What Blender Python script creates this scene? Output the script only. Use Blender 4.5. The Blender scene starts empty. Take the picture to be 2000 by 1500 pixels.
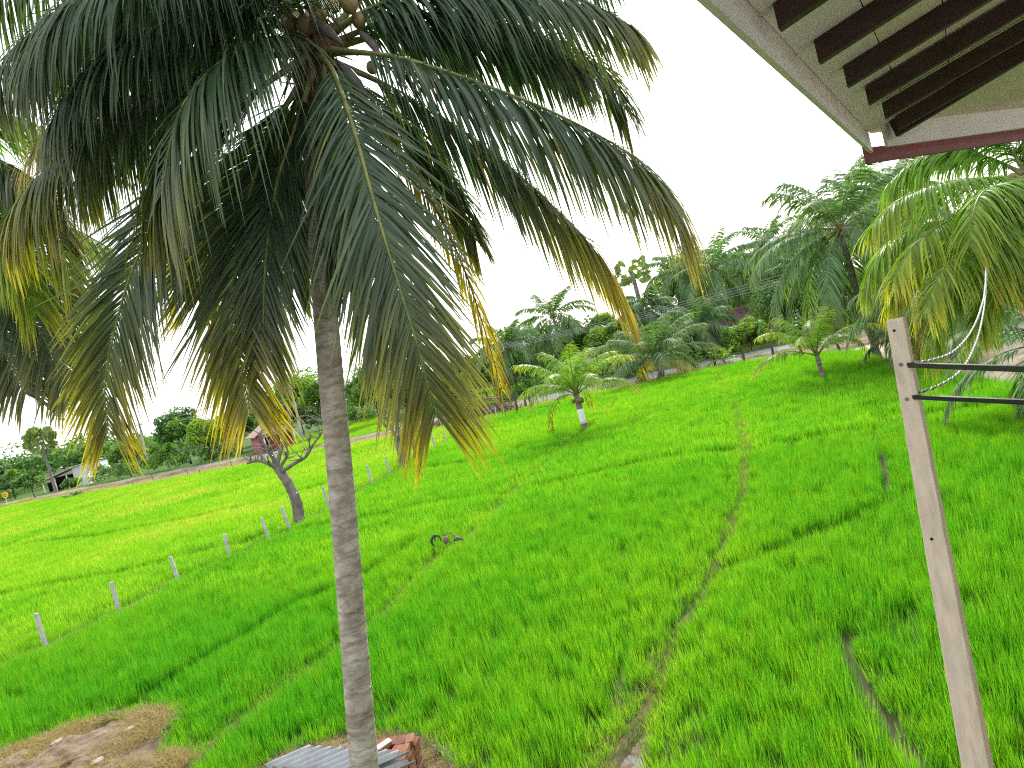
import bpy, math, random
import numpy as np
from math import radians, sin, cos, pi, atan
from mathutils import Vector

random.seed(7)
RNG = np.random.default_rng(7)
S = bpy.context.scene
C = S.collection

# ------------------------------------------------------------------ camera
EYE = 4.5                      # eye height above the paddy (upstairs balcony)
FPX = 1500.0                   # focal length in pixels of the 2000 px wide photograph
ROLL, PITCH = radians(14), atan(56.7 / 1500)
_f = np.array([0, cos(PITCH), -sin(PITCH)])
_r0 = np.array([1.0, 0, 0]); _u0 = np.array([0, sin(PITCH), cos(PITCH)])
_R = cos(ROLL) * _r0 - sin(ROLL) * _u0
_U = sin(ROLL) * _r0 + cos(ROLL) * _u0
cam = bpy.data.cameras.new('camera'); camo = bpy.data.objects.new('camera', cam); C.objects.link(camo)
cam.sensor_width = 36; cam.lens = 36 * FPX / 2000; cam.clip_end = 6000; cam.clip_start = 0.05
from mathutils import Matrix
M = Matrix((tuple(_R), tuple(_U), tuple(-_f))).transposed().to_4x4()
M.translation = (0, 0, EYE)
camo.matrix_world = M
S.camera = camo

# ------------------------------------------------------------------ sky, sun, exposure
SUN_AZ, SUN_EL = radians(14), radians(34)
w = bpy.data.worlds.new('World'); S.world = w; w.use_nodes = True
nt = w.node_tree; bg = nt.nodes['Background']
sky = nt.nodes.new('ShaderNodeTexSky'); sky.sky_type = 'NISHITA'; sky.sun_disc = False
sky.sun_elevation = SUN_EL; sky.sun_rotation = SUN_AZ; sky.air_density = 1.0; sky.dust_density = 3.0
mx = nt.nodes.new('ShaderNodeMix'); mx.data_type = 'RGBA'; mx.inputs[0].default_value = 0.7
nt.links.new(sky.outputs[0], mx.inputs[6]); mx.inputs[7].default_value = (8.6, 8.8, 9.0, 1)   # thin bright overcast
nt.links.new(mx.outputs[2], bg.inputs[0]); bg.inputs[1].default_value = 0.13
sl = bpy.data.lights.new('sun', 'SUN'); sl.energy = 2.6; sl.angle = radians(6); sl.color = (1, .95, .86)
so = bpy.data.objects.new('sun', sl); C.objects.link(so)
so.rotation_euler = Vector((sin(SUN_AZ) * cos(SUN_EL), cos(SUN_AZ) * cos(SUN_EL), sin(SUN_EL))).to_track_quat('Z', 'Y').to_euler()
so.location = (0, 0, 60)
S.view_settings.view_transform = 'Standard'; S.view_settings.look = 'None'
S.view_settings.exposure = 1.12; S.view_settings.gamma = 1
S.render.engine = 'CYCLES'; S.cycles.use_denoising = False; S.cycles.filter_width = 1.2; S.cycles.sample_clamp_indirect = 4

# ------------------------------------------------------------------ helpers
def ray(x, y): return _f + (x - 1000) / FPX * _R - (y - 750) / FPX * _U
def G(x, y, h=0.0):            # where the sight line meets a level plane of height h
    d = ray(x, y); t = (h - EYE) / d[2]
    return np.array([0, 0, EYE]) + t * d
def P(x, y, z): return np.array([0, 0, EYE]) + z * ray(x, y)
def Gs(lst, h=0.0): return np.array([G(x, y, h) for x, y in lst])

def new_mesh(name, V, F, mats=(), smooth=False, attrs=None):
    V = np.asarray(V, dtype=np.float32).reshape(-1, 3)
    me = bpy.data.meshes.new(name)
    if isinstance(F, np.ndarray):
        n, k = F.shape
        me.vertices.add(len(V)); me.vertices.foreach_set('co', V.ravel())
        me.loops.add(n * k); me.loops.foreach_set('vertex_index', F.astype(np.int32).ravel())
        me.polygons.add(n)
        me.polygons.foreach_set('loop_start', np.arange(0, n * k, k, dtype=np.int32))
        me.polygons.foreach_set('loop_total', np.full(n, k, dtype=np.int32))
        me.update(calc_edges=True)
    else:
        me.from_pydata([tuple(map(float, v)) for v in V], [], F)
        me.update()
    for m in mats: me.materials.append(m)
    if smooth: me.polygons.foreach_set('use_smooth', np.ones(len(me.polygons), dtype=bool))
    for k, a in (attrs or {}).items():
        at = me.attributes.new(k, 'FLOAT', 'POINT'); at.data.foreach_set('value', np.asarray(a, dtype=np.float32))
    return me

def link(name, me, parent=None, loc=(0, 0, 0)):
    o = bpy.data.objects.new(name, me); C.objects.link(o); o.location = loc
    if parent is not None: o.parent = parent
    return o
def obj(name, V, F, mat, parent=None, base=None, smooth=False, attrs=None):
    V = np.asarray(V, dtype=float).reshape(-1, 3)
    loc = (0, 0, 0)
    if base is not None:
        V = V - np.asarray(base)
        if parent is None: loc = base
    mats = mat if isinstance(mat, (list, tuple)) else [mat]
    return link(name, new_mesh(name, V, F, mats, smooth, attrs), parent, loc)
def tag(o, label=None, cat=None, group=None, kind=None):
    if label: o['label'] = label
    if cat: o['category'] = cat
    if group: o['group'] = group
    if kind: o['kind'] = kind
    return o
def thing(name, label, cat, base, group=None):
    o = bpy.data.objects.new(name, None); C.objects.link(o); o.location = base
    o.empty_display_size = .2
    return tag(o, label, cat, group)

class MB:                      # gathers boxes, tubes and prisms into one mesh
    def __init__(s): s.v = []; s.f = []
    def add(s, V, F):
        n = len(s.v); s.v += [tuple(map(float, v)) for v in V]; s.f += [tuple(i + n for i in f) for f in F]; return s
    def box(s, c, X, Y, Z):     # centre and half-axis vectors
        c, X, Y, Z = map(np.asarray, (c, X, Y, Z))
        V = [c + a * X + b * Y + d * Z for d in (-1, 1) for b in (-1, 1) for a in (-1, 1)]
        return s.add(V, [(0, 2, 3, 1), (4, 5, 7, 6), (0, 1, 5, 4), (2, 6, 7, 3), (0, 4, 6, 2), (1, 3, 7, 5)])
    def bar(s, a, b, wx, wz, up=(0, 0, 1)):
        a, b = np.asarray(a, float), np.asarray(b, float); d = b - a
        d1 = d / np.linalg.norm(d); x = np.cross(d1, up); x /= np.linalg.norm(x); z = np.cross(x, d1)
        return s.box((a + b) / 2, d / 2, x * wx / 2, z * wz / 2)
    def tube(s, pts, rad, n=8, cap=True):
        pts = np.asarray(pts, float); m = len(pts)
        rad = np.full(m, rad) if np.isscalar(rad) else np.asarray(rad, float)
        T = np.gradient(pts, axis=0); T /= np.linalg.norm(T, axis=1)[:, None] + 1e-9
        ref = np.array([0, 0, 1.0]) if abs(T[0][2]) < .8 else np.array([1.0, 0, 0])
        V = []
        x = np.cross(T[0], ref)
        for i in range(m):
            x = x - T[i] * np.dot(x, T[i]); x /= np.linalg.norm(x) + 1e-9
            y = np.cross(T[i], x)
            for k in range(n):
                a = 2 * pi * k / n
                V.append(pts[i] + rad[i] * (cos(a) * x + sin(a) * y))
        F = [(i * n + k, i * n + (k + 1) % n, (i + 1) * n + (k + 1) % n, (i + 1) * n + k) for i in range(m - 1) for k in range(n)]
        if cap: F += [tuple(range(n - 1, -1, -1)), tuple((m - 1) * n + k for k in range(n))]
        return s.add(V, F)
    def build(s, name, mat, parent=None, base=None, smooth=False): return obj(name, s.v, s.f, mat, parent, base, smooth)

def spline(pts, m):
    pts = np.asarray(pts, float); n = len(pts)
    if n == 2: return pts[0] + np.linspace(0, 1, m)[:, None] * (pts[1] - pts[0])
    q = np.vstack([2 * pts[0] - pts[1], pts, 2 * pts[-1] - pts[-2]])
    fine = []
    for i in range(1, n):
        for t in np.linspace(0, 1, 12, endpoint=False):
            a, b, c, d = q[i - 1], q[i], q[i + 1], q[i + 2]
            fine.append(.5 * (2 * b + (c - a) * t + (2 * a - 5 * b + 4 * c - d) * t * t + (3 * b - a - 3 * c + d) * t ** 3))
    fine.append(pts[-1]); fine = np.array(fine)
    s = np.r_[0, np.cumsum(np.linalg.norm(np.diff(fine, axis=0), axis=1))]
    u = np.linspace(0, s[-1], m)
    return np.stack([np.interp(u, s, fine[:, k]) for k in range(3)], 1)

def inside(pts, poly):
    x, y = pts[:, 0], pts[:, 1]; r = np.zeros(len(pts), bool); j = len(poly) - 1
    for i in range(len(poly)):
        xi, yi, xj, yj = poly[i][0], poly[i][1], poly[j][0], poly[j][1]
        c = ((yi > y) != (yj > y)) & (x < (xj - xi) * (y - yi) / (yj - yi + 1e-12) + xi)
        r ^= c; j = i
    return r
def dist_line(pts, line):
    d = np.full(len(pts), 1e9)
    for a, b in zip(line[:-1], line[1:]):
        a, b = a[:2], b[:2]; ab = b - a
        t = np.clip(((pts[:, :2] - a) @ ab) / (ab @ ab + 1e-9), 0, 1)
        d = np.minimum(d, np.linalg.norm(pts[:, :2] - a - t[:, None] * ab, axis=1))
    return d
def wob(x, y, s, seed=0):      # smooth pseudo-noise in -1..1
    r = np.random.default_rng(seed); o = 0
    for k in range(5):
        a, ph = r.uniform(0, 2 * pi, 2); fr = s * r.uniform(.6, 1.9)
        o = o + np.sin((x * cos(a) + y * sin(a)) * fr + ph + 1.3 * np.sin(fr * .7 * (y * cos(a) - x * sin(a)) + ph * 2))
    return o / 5 * 1.4

# ------------------------------------------------------------------ materials
def mat(name, col, rough=.7, var=.25, scale=6, bump=.15, col2=None, detail=6, spec=.3, metal=0, stretch=None, coord='Object'):
    m = bpy.data.materials.new(name); m.use_nodes = True; n = m.node_tree.nodes; L = m.node_tree.links
    b = n['Principled BSDF']; b.inputs['Roughness'].default_value = rough; b.inputs['Metallic'].default_value = metal
    b.inputs['Specular IOR Level'].default_value = spec
    tc = n.new('ShaderNodeTexCoord'); nz = n.new('ShaderNodeTexNoise'); nz.inputs['Scale'].default_value = scale; nz.inputs['Detail'].default_value = detail
    src = tc.outputs[coord]
    if stretch:
        mp = n.new('ShaderNodeMapping'); mp.inputs['Scale'].default_value = stretch; L.new(src, mp.inputs[0]); src = mp.outputs[0]
    L.new(src, nz.inputs['Vector'])
    rp = n.new('ShaderNodeValToRGB'); rp.color_ramp.elements[0].position = .32; rp.color_ramp.elements[1].position = .68
    c2 = col2 or tuple(min(1, c * (1 + var)) for c in col)
    c1 = col if col2 else tuple(c * (1 - var) for c in col)
    rp.color_ramp.elements[0].color = (*c1, 1); rp.color_ramp.elements[1].color = (*c2, 1)
    L.new(nz.outputs['Fac'], rp.inputs[0]); L.new(rp.outputs[0], b.inputs['Base Color'])
    if bump:
        bp = n.new('ShaderNodeBump'); bp.inputs['Strength'].default_value = bump; bp.inputs['Distance'].default_value = .05
        L.new(nz.outputs['Fac'], bp.inputs['Height']); L.new(bp.outputs[0], b.inputs['Normal'])
    m['nodes'] = 1
    return m

def leaf_mat(name, green, yellow=(.30, .20, .02), dead=(.16, .09, .035), trans=.35, rough=.42, inst=False, tcol=1.5, spec=.4):
    m = bpy.data.materials.new(name); m.use_nodes = True; n = m.node_tree.nodes; L = m.node_tree.links
    b = n['Principled BSDF']; b.inputs['Roughness'].default_value = rough; b.inputs['Specular IOR Level'].default_value = spec
    at = n.new('ShaderNodeAttribute'); at.attribute_name = 'tint' if inst else 'yel'
    if inst: at.attribute_type = 'INSTANCER'
    rp = n.new('ShaderNodeValToRGB'); e = rp.color_ramp.elements
    e[0].position = 0; e[0].color = (*green, 1); e[1].position = .55; e[1].color = (*yellow, 1)
    x = e.new(1.0); x.color = (*dead, 1)
    if inst:
        ta = n.new('ShaderNodeAttribute'); ta.attribute_name = 'tip'; pw_ = n.new('ShaderNodeMath'); pw_.operation = 'POWER'; pw_.inputs[1].default_value = 2.5; L.new(ta.outputs['Fac'], pw_.inputs[0])
        ma = n.new('ShaderNodeMath'); ma.operation = 'MULTIPLY_ADD'; ma.inputs[1].default_value = .13; L.new(pw_.outputs[0], ma.inputs[0]); L.new(at.outputs['Fac'], ma.inputs[2]); L.new(ma.outputs[0], rp.inputs[0])
    else: L.new(at.outputs['Fac'], rp.inputs[0])
    rn = n.new('ShaderNodeAttribute'); rn.attribute_name = 'rnd'
    mr = n.new('ShaderNodeMapRange'); mr.inputs['To Min'].default_value = .62; mr.inputs['To Max'].default_value = 1.4
    L.new(rn.outputs['Fac'], mr.inputs[0])
    mu = n.new('ShaderNodeMix'); mu.data_type = 'RGBA'; mu.blend_type = 'MULTIPLY'; mu.inputs[0].default_value = 1
    L.new(rp.outputs[0], mu.inputs[6]); L.new(mr.outputs[0], mu.inputs[7])
    L.new(mu.outputs[2], b.inputs['Base Color'])
    tr = n.new('ShaderNodeBsdfTranslucent')
    sc = n.new('ShaderNodeMix'); sc.data_type = 'RGBA'; sc.blend_type = 'MULTIPLY'; sc.inputs[0].default_value = 1
    L.new(mu.outputs[2], sc.inputs[6]); sc.inputs[7].default_value = (tcol * .95, tcol * 1.1, tcol * .35, 1)
    L.new(sc.outputs[2], tr.inputs[0])
    ms = n.new('ShaderNodeMixShader'); ms.inputs[0].default_value = trans
    L.new(b.outputs[0], ms.inputs[1]); L.new(tr.outputs[0], ms.inputs[2])
    L.new(ms.outputs[0], n['Material Output'].inputs[0])
    return m

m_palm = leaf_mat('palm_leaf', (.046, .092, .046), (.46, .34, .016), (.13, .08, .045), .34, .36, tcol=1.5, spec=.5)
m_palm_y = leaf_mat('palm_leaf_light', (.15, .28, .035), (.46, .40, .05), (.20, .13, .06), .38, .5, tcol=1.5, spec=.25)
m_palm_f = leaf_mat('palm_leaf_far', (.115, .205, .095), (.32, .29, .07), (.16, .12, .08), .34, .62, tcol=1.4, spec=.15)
m_rachis = mat('rachis', (.16, .17, .05), .5, .3, 9, .05)
m_rach_b = mat('rachis_brown', (.20, .13, .08), .6, .3, 9, .05)
m_rice = leaf_mat('rice_blade', (.046, .250, .014), (.23, .40, .022), (.48, .33, .14), .44, .6, inst=True, tcol=1.5, spec=.12)
m_weed = leaf_mat('weed_blade', (.06, .17, .03), (.25, .28, .07), (.33, .225, .135), .4, .6, inst=True, tcol=1.3, spec=.15)
m_tree = leaf_mat('tree_leaf', (.052, .130, .036), (.24, .38, .03), (.13, .10, .05), .36, .6, tcol=1.5)
m_bark = mat('grey_bark', (.16, .14, .125), .85, .4, 5, .5, stretch=(1, 1, .35))
m_bark_d = mat('dark_bark', (.075, .062, .05), .9, .4, 5, .5)
m_soil = mat('dry_soil', (.11, .08, .055), .95, .4, 5.5, .9, col2=(.25, .19, .14), spec=.04)
m_bund = mat('bund_soil', (.045, .055, .02), .95, .4, 2.2, .6, col2=(.15, .115, .07), spec=.04)
m_mud = mat('paddy_mud', (.030, .045, .012), .8, .3, .8, .4, col2=(.075, .075, .035), spec=.04)
m_verge = mat('verge_earth', (.15, .105, .075), .95, .3, .7, .5, col2=(.26, .195, .145), spec=.04)
m_sand = mat('yard_sand', (.34, .27, .20), .95, .2, .5, .3, col2=(.46, .38, .29), spec=.04)
m_road = mat('road_tar', (.22, .22, .235), .85, .15, .9, .1, spec=.04)
m_slab = mat('yard_concrete', (.36, .36, .35), .8, .15, 1.2, .1)
m_conc = mat('post_concrete', (.38, .385, .37), .8, .2, 7, .2)
m_white = mat('white_paint', (.72, .72, .70), .6, .06, 4, .03)
m_grass = mat('low_grass', (.035, .085, .015), .9, .35, 1.5, .5, col2=(.07, .13, .03), spec=.04)

# ------------------------------------------------------------------ the ground
def sheet(name, poly, h, m, kind='structure', cat=None, label=None):
    me = new_mesh(name, [(p[0], p[1], h) for p in poly], [tuple(range(len(poly)))], [m])
    o = link(name, me); return tag(o, label, cat, None, kind)
gr = np.array([(x, y, 0) for y in (-400, -60, 0, 60, 200, 2500) for x in (-2500, -200, 0, 200, 2500)], float)
GF = [(j * 5 + i, j * 5 + i + 1, (j + 1) * 5 + i + 1, (j + 1) * 5 + i) for j in range(5) for i in range(4)]
tag(obj('ground', gr, GF, m_mud), 'dark muddy earth of the paddy land between the rice plants', None, None, 'structure')

ROAD = np.array([(-260, 279), (-170, 207), (-108, 157.6), (-47, 106.4), (-19.8, 83), (-2, 72), (10.3, 64.2), (22, 57), (31.7, 49.5), (48, 38), (80, 14)], float)
def strip(line, off0, off1, h):
    line = np.asarray(line, float)[:, :2]; T = np.gradient(line, axis=0); T /= np.linalg.norm(T, axis=1)[:, None]
    Nn = np.stack([T[:, 1], -T[:, 0]], 1)             # to the right of travel
    a, b = line + Nn * off0, line + Nn * off1; n = len(line)
    V = [(*p, h) for p in a] + [(*p, h) for p in b]
    F = [(i, i + 1, n + i + 1, n + i) for i in range(n - 1)]
    F = [f[::-1] for f in F]
    return V, F
RL = spline(np.c_[ROAD, np.zeros(len(ROAD))], 60)
# travel is left->right so the "right of travel" side is the viewer's side
V, F = strip(RL, -60, -2.2, .008); tag(obj('grass_bank', V, F, m_grass), 'rough green ground beyond the road', None, None, 'structure')
V, F = strip(RL, -2.2, 9.0, .004); tag(obj('verge', V, F, m_verge), 'bare brown earth verge along the field side of the road', None, None, 'structure')
V, F = strip(RL, -2.2, 2.2, .12); 
n = len(RL); mb = MB(); mb.add(V, F)
V2, _ = strip(RL, -2.7, 2.9, .0)
allv = V + V2
F2 = F + [(i, i + 1, 2 * n + i + 1, 2 * n + i)[::1] for i in range(n - 1)] + [(n + i + 1, n + i, 3 * n + i, 3 * n + i + 1) for i in range(n - 1)]
tag(obj('road', allv, F2, m_road), 'grey tarred road running past the far side of the fields', None, None, 'structure')

FE = Gs([(0, 992), (300, 945), (500, 908), (640, 880), (760, 858), (930, 822), (1060, 795), (1200, 765), (1400, 722), (1560, 699), (1690, 692), (1722, 712), (1800, 724), (1900, 744), (2000, 768)])
FIELD = np.vstack([[(-260, 250, 0)], FE, [(22, 21, 0), (26, 4, 0), (-30, 4, 0), (-260, 4, 0)]])
YARD = np.vstack([Gs([(1722, 712), (1690, 692), (1640, 690), (1760, 655), (1900, 622), (2000, 606), (2200, 560)]), [(60, 22, 0), (26, 4, 0), (22, 21, 0)], Gs([(2000, 768), (1900, 744), (1800, 724)])])
sheet('yard', YARD, .009, m_sand, label='pale sandy yard under the palms at the right')
sheet('driveway', Gs([(1806, 694), (1838, 672), (1900, 655), (1950, 655), (1938, 676), (1860, 700)]), .014, m_slab, label='grey concrete drive in the sandy yard')

# plot boundaries: earth bunds between the paddies
BUND = {
 'a': Gs([(330, 1545), (400, 1478), (470, 1412), (600, 1318), (740, 1215), (830, 1120), (930, 1040), (1010, 960), (1090, 890), (1140, 850), (1195, 800), (1215, 768)]),
 'b': Gs([(1150, 1570), (1200, 1490), (1262, 1400), (1318, 1255), (1375, 1172), (1412, 1080), (1452, 980), (1458, 880), (1440, 800), (1410, 748), (1400, 724)]),
}
FENCE = Gs([(-240, 1440), (0, 1308), (92, 1272), (235, 1200), (350, 1140), (452, 1096), (525, 1056), (570, 1038), (645, 998), (762, 930), (820, 896), (900, 850), (1010, 800)])
CROSS = [Gs(l) for l in ([(1090, 948), (1300, 906), (1445, 888), (1560, 872), (1700, 848), (1850, 815), (2000, 790), (2100, 770)],
                         [(1400, 1124), (1560, 1072), (1640, 1040), (1720, 1000)],
                         [(570, 1045), (700, 1022), (860, 988), (985, 972)],
                         [(800, 925), (960, 905), (1090, 878)],
                         [(-60, 1182), (150, 1140), (300, 1112), (480, 1066), (560, 1030)],
                         [(-60, 1080), (200, 1050), (420, 1010), (630, 955)],
                         [(1820, 1560), (1765, 1470), (1720, 1390), (1660, 1290), (1640, 1240)],
                         [(1740, 980), (1724, 900), (1690, 805)],
                         [(200, 1420), (400, 1300), (560, 1200), (720, 1130), (800, 1075)])]
CW = [.15, .09, .10, .10, .20, .24, .065, .08, .045]
def bund_mesh(line, wd, hh):
    L = spline(line, 90)[:, :2]; T = np.gradient(L, axis=0); T /= np.linalg.norm(T, axis=1)[:, None]; Nn = np.stack([T[:, 1], -T[:, 0]], 1)
    prof = [(-1.0, -.02), (-.55, .7), (0, 1), (.5, .75), (1.0, -.02)]; V = []; 
    for i, (p, q) in enumerate(zip(L, Nn)):
        for o, z in prof:
            V.append((*(p + q * wd * o * (1 + .25 * sin(i * 1.7 + o))), hh * z * (1 + .35 * sin(i * .9 + 2 * o))))
    F = [(i * 5 + k, i * 5 + k + 1, (i + 1) * 5 + k + 1, (i + 1) * 5 + k) for i in range(len(L) - 1) for k in range(4)]
    return V, F
for k, lab in (('a', 'earth bund between paddies running from the bricks to the young palm with a white band'), ('b', 'earth bund between paddies running up the middle of the right half')):
    V, F = bund_mesh(BUND[k], .15, .07); tag(obj('path', V, F, m_bund, smooth=True), lab, None, None, 'structure')
V, F = bund_mesh(FENCE, .30, .13); tag(obj('path', V, F, m_bund, smooth=True), 'earth bund under the line of fence posts', None, None, 'structure')

# bare patches in front
BARE1 = Gs([(-200, 1530), (0, 1482), (70, 1455), (135, 1428), (230, 1408), (290, 1396), (345, 1402), (330, 1440), (318, 1475), (380, 1490), (300, 1600), (-200, 1700)])
BARE2 = Gs([(470, 1560), (520, 1500), (600, 1460), (700, 1440), (800, 1436), (850, 1455), (880, 1490), (930, 1530), (930, 1650), (470, 1700)])
BARE3 = Gs([(1150, 1545), (1195, 1480), (1225, 1440), (1262, 1400), (1262, 1440), (1250, 1500), (1245, 1560)])
def mound(name, poly, hh, m, label, res=.055):
    lo, hi = poly[:, :2].min(0), poly[:, :2].max(0); nx, ny = [max(4, int(k)) for k in (hi - lo) / res]
    X, Y = np.meshgrid(np.linspace(lo[0], hi[0], nx), np.linspace(lo[1], hi[1], ny)); pts = np.stack([X.ravel(), Y.ravel()], 1)
    d = dist_line(pts, np.vstack([poly, poly[:1]])); ins = inside(pts, poly); d = np.where(ins, d, -d)
    z = hh * np.clip(d / .8, -.4, 1) + .035 * wob(pts[:, 0], pts[:, 1], 5, 3) + .025 * wob(pts[:, 0], pts[:, 1], 14, 5) + RNG.normal(0, .012, len(pts))
    keep = d > -.35; F = []
    for j in range(ny - 1):
        for i in range(nx - 1):
            a = j * nx + i
            if keep[a] and keep[a + 1] and keep[a + nx] and keep[a + nx + 1]: F.append((a, a + 1, a + nx + 1, a + nx))
    return tag(obj(name, np.c_[pts, z], np.array(F), m, smooth=True), label, None, None, 'structure')
mound('bare_earth', BARE1, .16, m_soil, 'dry bare earth at the bottom left corner strewn with straw')
mound('bare_earth', BARE2, .08, m_soil, 'bare earth under the brick stack')
mound('bare_earth', BARE3, .07, m_soil, 'bare muddy end of the middle bund')
m_water = bpy.data.materials.new('standing_water'); m_water.use_nodes = True
b = m_water.node_tree.nodes['Principled BSDF']; b.inputs['Base Color'].default_value = (.05, .05, .035, 1); b.inputs['Roughness'].default_value = .06
nz = m_water.node_tree.nodes.new('ShaderNodeTexNoise'); nz.inputs['Scale'].default_value = 9; bpn = m_water.node_tree.nodes.new('ShaderNodeBump'); bpn.inputs['Strength'].default_value = .05
m_water.node_tree.links.new(nz.outputs['Fac'], bpn.inputs['Height']); m_water.node_tree.links.new(bpn.outputs[0], b.inputs['Normal'])
sheet('water', Gs([(845, 1462), (880, 1464), (915, 1490), (930, 1520), (915, 1560), (890, 1520), (872, 1490)]), .06, m_water, label='shallow puddle right of the brick stack')
sheet('water', Gs([(1214, 1492), (1234, 1478), (1252, 1484), (1262, 1510), (1256, 1560), (1226, 1560), (1210, 1520)]), .035, m_water, label='small puddle at the muddy end of the middle bund')
sheet('water', Gs([(268, 1404), (300, 1396), (345, 1404), (356, 1420), (330, 1424), (296, 1416)]), .13, m_water, label='wet patch at the edge of the dry earth')

# ------------------------------------------------------------------ rice and weeds (scattered plants)
def tuft(name, nb, rad, h0, h1, wd, segs, m, lean, seed):
    r = np.random.default_rng(seed); V = []; F = []; rn = []; up_ = []
    for _ in range(nb):
        a = r.uniform(0, 2 * pi); rr = rad * math.sqrt(r.uniform()); b0 = np.array([rr * cos(a), rr * sin(a), -.03])
        az = a + r.normal(0, .9); h = r.uniform(h0, h1); le = abs(r.normal(lean, lean * .5)); d = np.array([cos(az) * le, sin(az) * le, 1.0])
        d /= np.linalg.norm(d); bend = r.uniform(.1, .9) * lean * 2; p = b0.copy(); fa = r.uniform(0, pi); side = np.array([cos(fa), sin(fa), 0]); q = r.uniform()
        n0 = len(V)
        for k in range(segs + 1):
            t = k / segs; ww = wd * (1 - t ** 2.2) * (.55 + .9 * t * (1 - t) * 2)
            if k == segs: V.append(p.copy()); rn.append(q); up_.append(1.0)
            else:
                V.append(p - side * ww / 2); V.append(p + side * ww / 2); rn += [q, q]; up_ += [t, t]
            d = d + np.array([cos(az), sin(az), -.35]) * bend / segs * (.4 + t); d /= np.linalg.norm(d); p = p + d * h / segs
        for k in range(segs - 1): F.append((n0 + 2 * k, n0 + 2 * k + 1, n0 + 2 * k + 3, n0 + 2 * k + 2))
        F.append((n0 + 2 * segs - 2, n0 + 2 * segs - 1, n0 + 2 * segs))
    me = new_mesh(name, V, F, [m], attrs={'rnd': rn, 'tip': up_}); return me
def tuft_set(name, k, *a):
    col = bpy.data.collections.new(name)
    for i in range(k):
        o = bpy.data.objects.new(f'{name}_plant', tuft(f'{name}_plant', *a, 100 * len(name) + i)); col.objects.link(o)
    return col
def scatter(name, pts, scl, tint, col, ncol, label, zs=None):
    n = len(pts); me = bpy.data.meshes.new(name); me.vertices.add(n); me.vertices.foreach_set('co', np.asarray(pts, np.float32).ravel())
    a = me.attributes.new('scl', 'FLOAT_VECTOR', 'POINT'); s3 = np.stack([scl, scl, scl if zs is None else zs], 1); a.data.foreach_set('vector', s3.astype(np.float32).ravel())
    a = me.attributes.new('rot', 'FLOAT_VECTOR', 'POINT'); rt = np.zeros((n, 3), np.float32); rt[:, 2] = RNG.uniform(0, 2 * pi, n); rt[:, :2] = RNG.normal(0, .06, (n, 2)); a.data.foreach_set('vector', rt.ravel())
    a = me.attributes.new('tint', 'FLOAT', 'POINT'); a.data.foreach_set('value', np.asarray(tint, np.float32))
    a = me.attributes.new('pick', 'INT', 'POINT'); a.data.foreach_set('value', RNG.integers(0, ncol, n).astype(np.int32))
    o = link(name, me); ng = bpy.data.node_groups.new(name, 'GeometryNodeTree')
    ng.interface.new_socket('Geometry', in_out='INPUT', socket_type='NodeSocketGeometry'); ng.interface.new_socket('Geometry', in_out='OUTPUT', socket_type='NodeSocketGeometry')
    N = ng.nodes; L = ng.links; gi = N.new('NodeGroupInput'); go = N.new('NodeGroupOutput'); ip = N.new('GeometryNodeInstanceOnPoints'); ci = N.new('GeometryNodeCollectionInfo')
    ci.inputs[0].default_value = col; ci.inputs['Separate Children'].default_value = True; ci.inputs['Reset Children'].default_value = True
    def na(nm, ty):
        x = N.new('GeometryNodeInputNamedAttribute'); x.data_type = ty; x.inputs[0].default_value = nm; return x.outputs[0]
    L.new(gi.outputs[0], ip.inputs['Points']); L.new(ci.outputs[0], ip.inputs['Instance']); ip.inputs['Pick Instance'].default_value = True
    L.new(na('pick', 'INT'), ip.inputs['Instance Index']); L.new(na('rot', 'FLOAT_VECTOR'), ip.inputs['Rotation']); L.new(na('scl', 'FLOAT_VECTOR'), ip.inputs['Scale'])
    L.new(ip.outputs[0], go.inputs[0])
    md = o.modifiers.new('scatter', 'NODES'); md.node_group = ng
    return tag(o, label, None, None, 'stuff')

def candidates(y0, y1, dens):
    x0, x1 = -y1 * .95 - 4, y1 * .85 + 4
    n = int((x1 - x0) * (y1 - y0) * dens); p = np.stack([RNG.uniform(x0, x1, n), RNG.uniform(y0, y1, n)], 1)
    k = (p[:, 0] > -p[:, 1] * .9 - 3) & (p[:, 0] < p[:, 1] * .80 + 3)
    return p[k]
FIELD2 = [Gs([(560, 892), (640, 866), (765, 842), (765, 812), (640, 838), (560, 866)]), Gs([(905, 806), (960, 790), (1035, 770), (1045, 742), (985, 756), (915, 776)])]
def rice_mask(p):
    k = inside(p, FIELD)
    for b_ in (BARE1, BARE2, BARE3): k &= ~inside(p, b_)
    return k
def hfun(p, f=1.0):            # plant height factor: lower beside bunds and boundaries, patches elsewhere
    h = 1 + .10 * wob(p[:, 0], p[:, 1], .5, 11) + .09 * wob(p[:, 0], p[:, 1], 1.9, 12) + .06 * wob(p[:, 0], p[:, 1], 4.5, 13); keep = np.ones(len(p), bool)
    for l, wd in [(BUND['a'], .13), (BUND['b'], .105), (FENCE, .26)]:
        d = dist_line(p, l); keep &= d > wd * (1 + .35 * wob(p[:, 0], p[:, 1], 2.2, 5)); h *= np.clip(.72 + .5 * (d - wd), .72, 1)
    for l, wd in zip(CROSS, CW):
        d = dist_line(p, l); keep &= (d > wd * (1 + .6 * wob(p[:, 0], p[:, 1], 1.5, 6)))
        lx = l[np.argsort(l[:, 0])]; near = p[:, 1] < np.interp(p[:, 0], lx[:, 0], lx[:, 1])
        h *= np.where(near, np.clip(.64 + .45 * (d - wd), .64, 1.0), np.where(d < 1.2, 1.06, 1.0))
    bb = np.full(len(p), 9.0)
    for b_ in (BARE1, BARE2, BARE3): bb = np.minimum(bb, dist_line(p, np.vstack([b_, b_[:1]])))
    h *= np.clip(.55 + .5 * bb, .55, 1)
    return h, keep, bb
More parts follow.
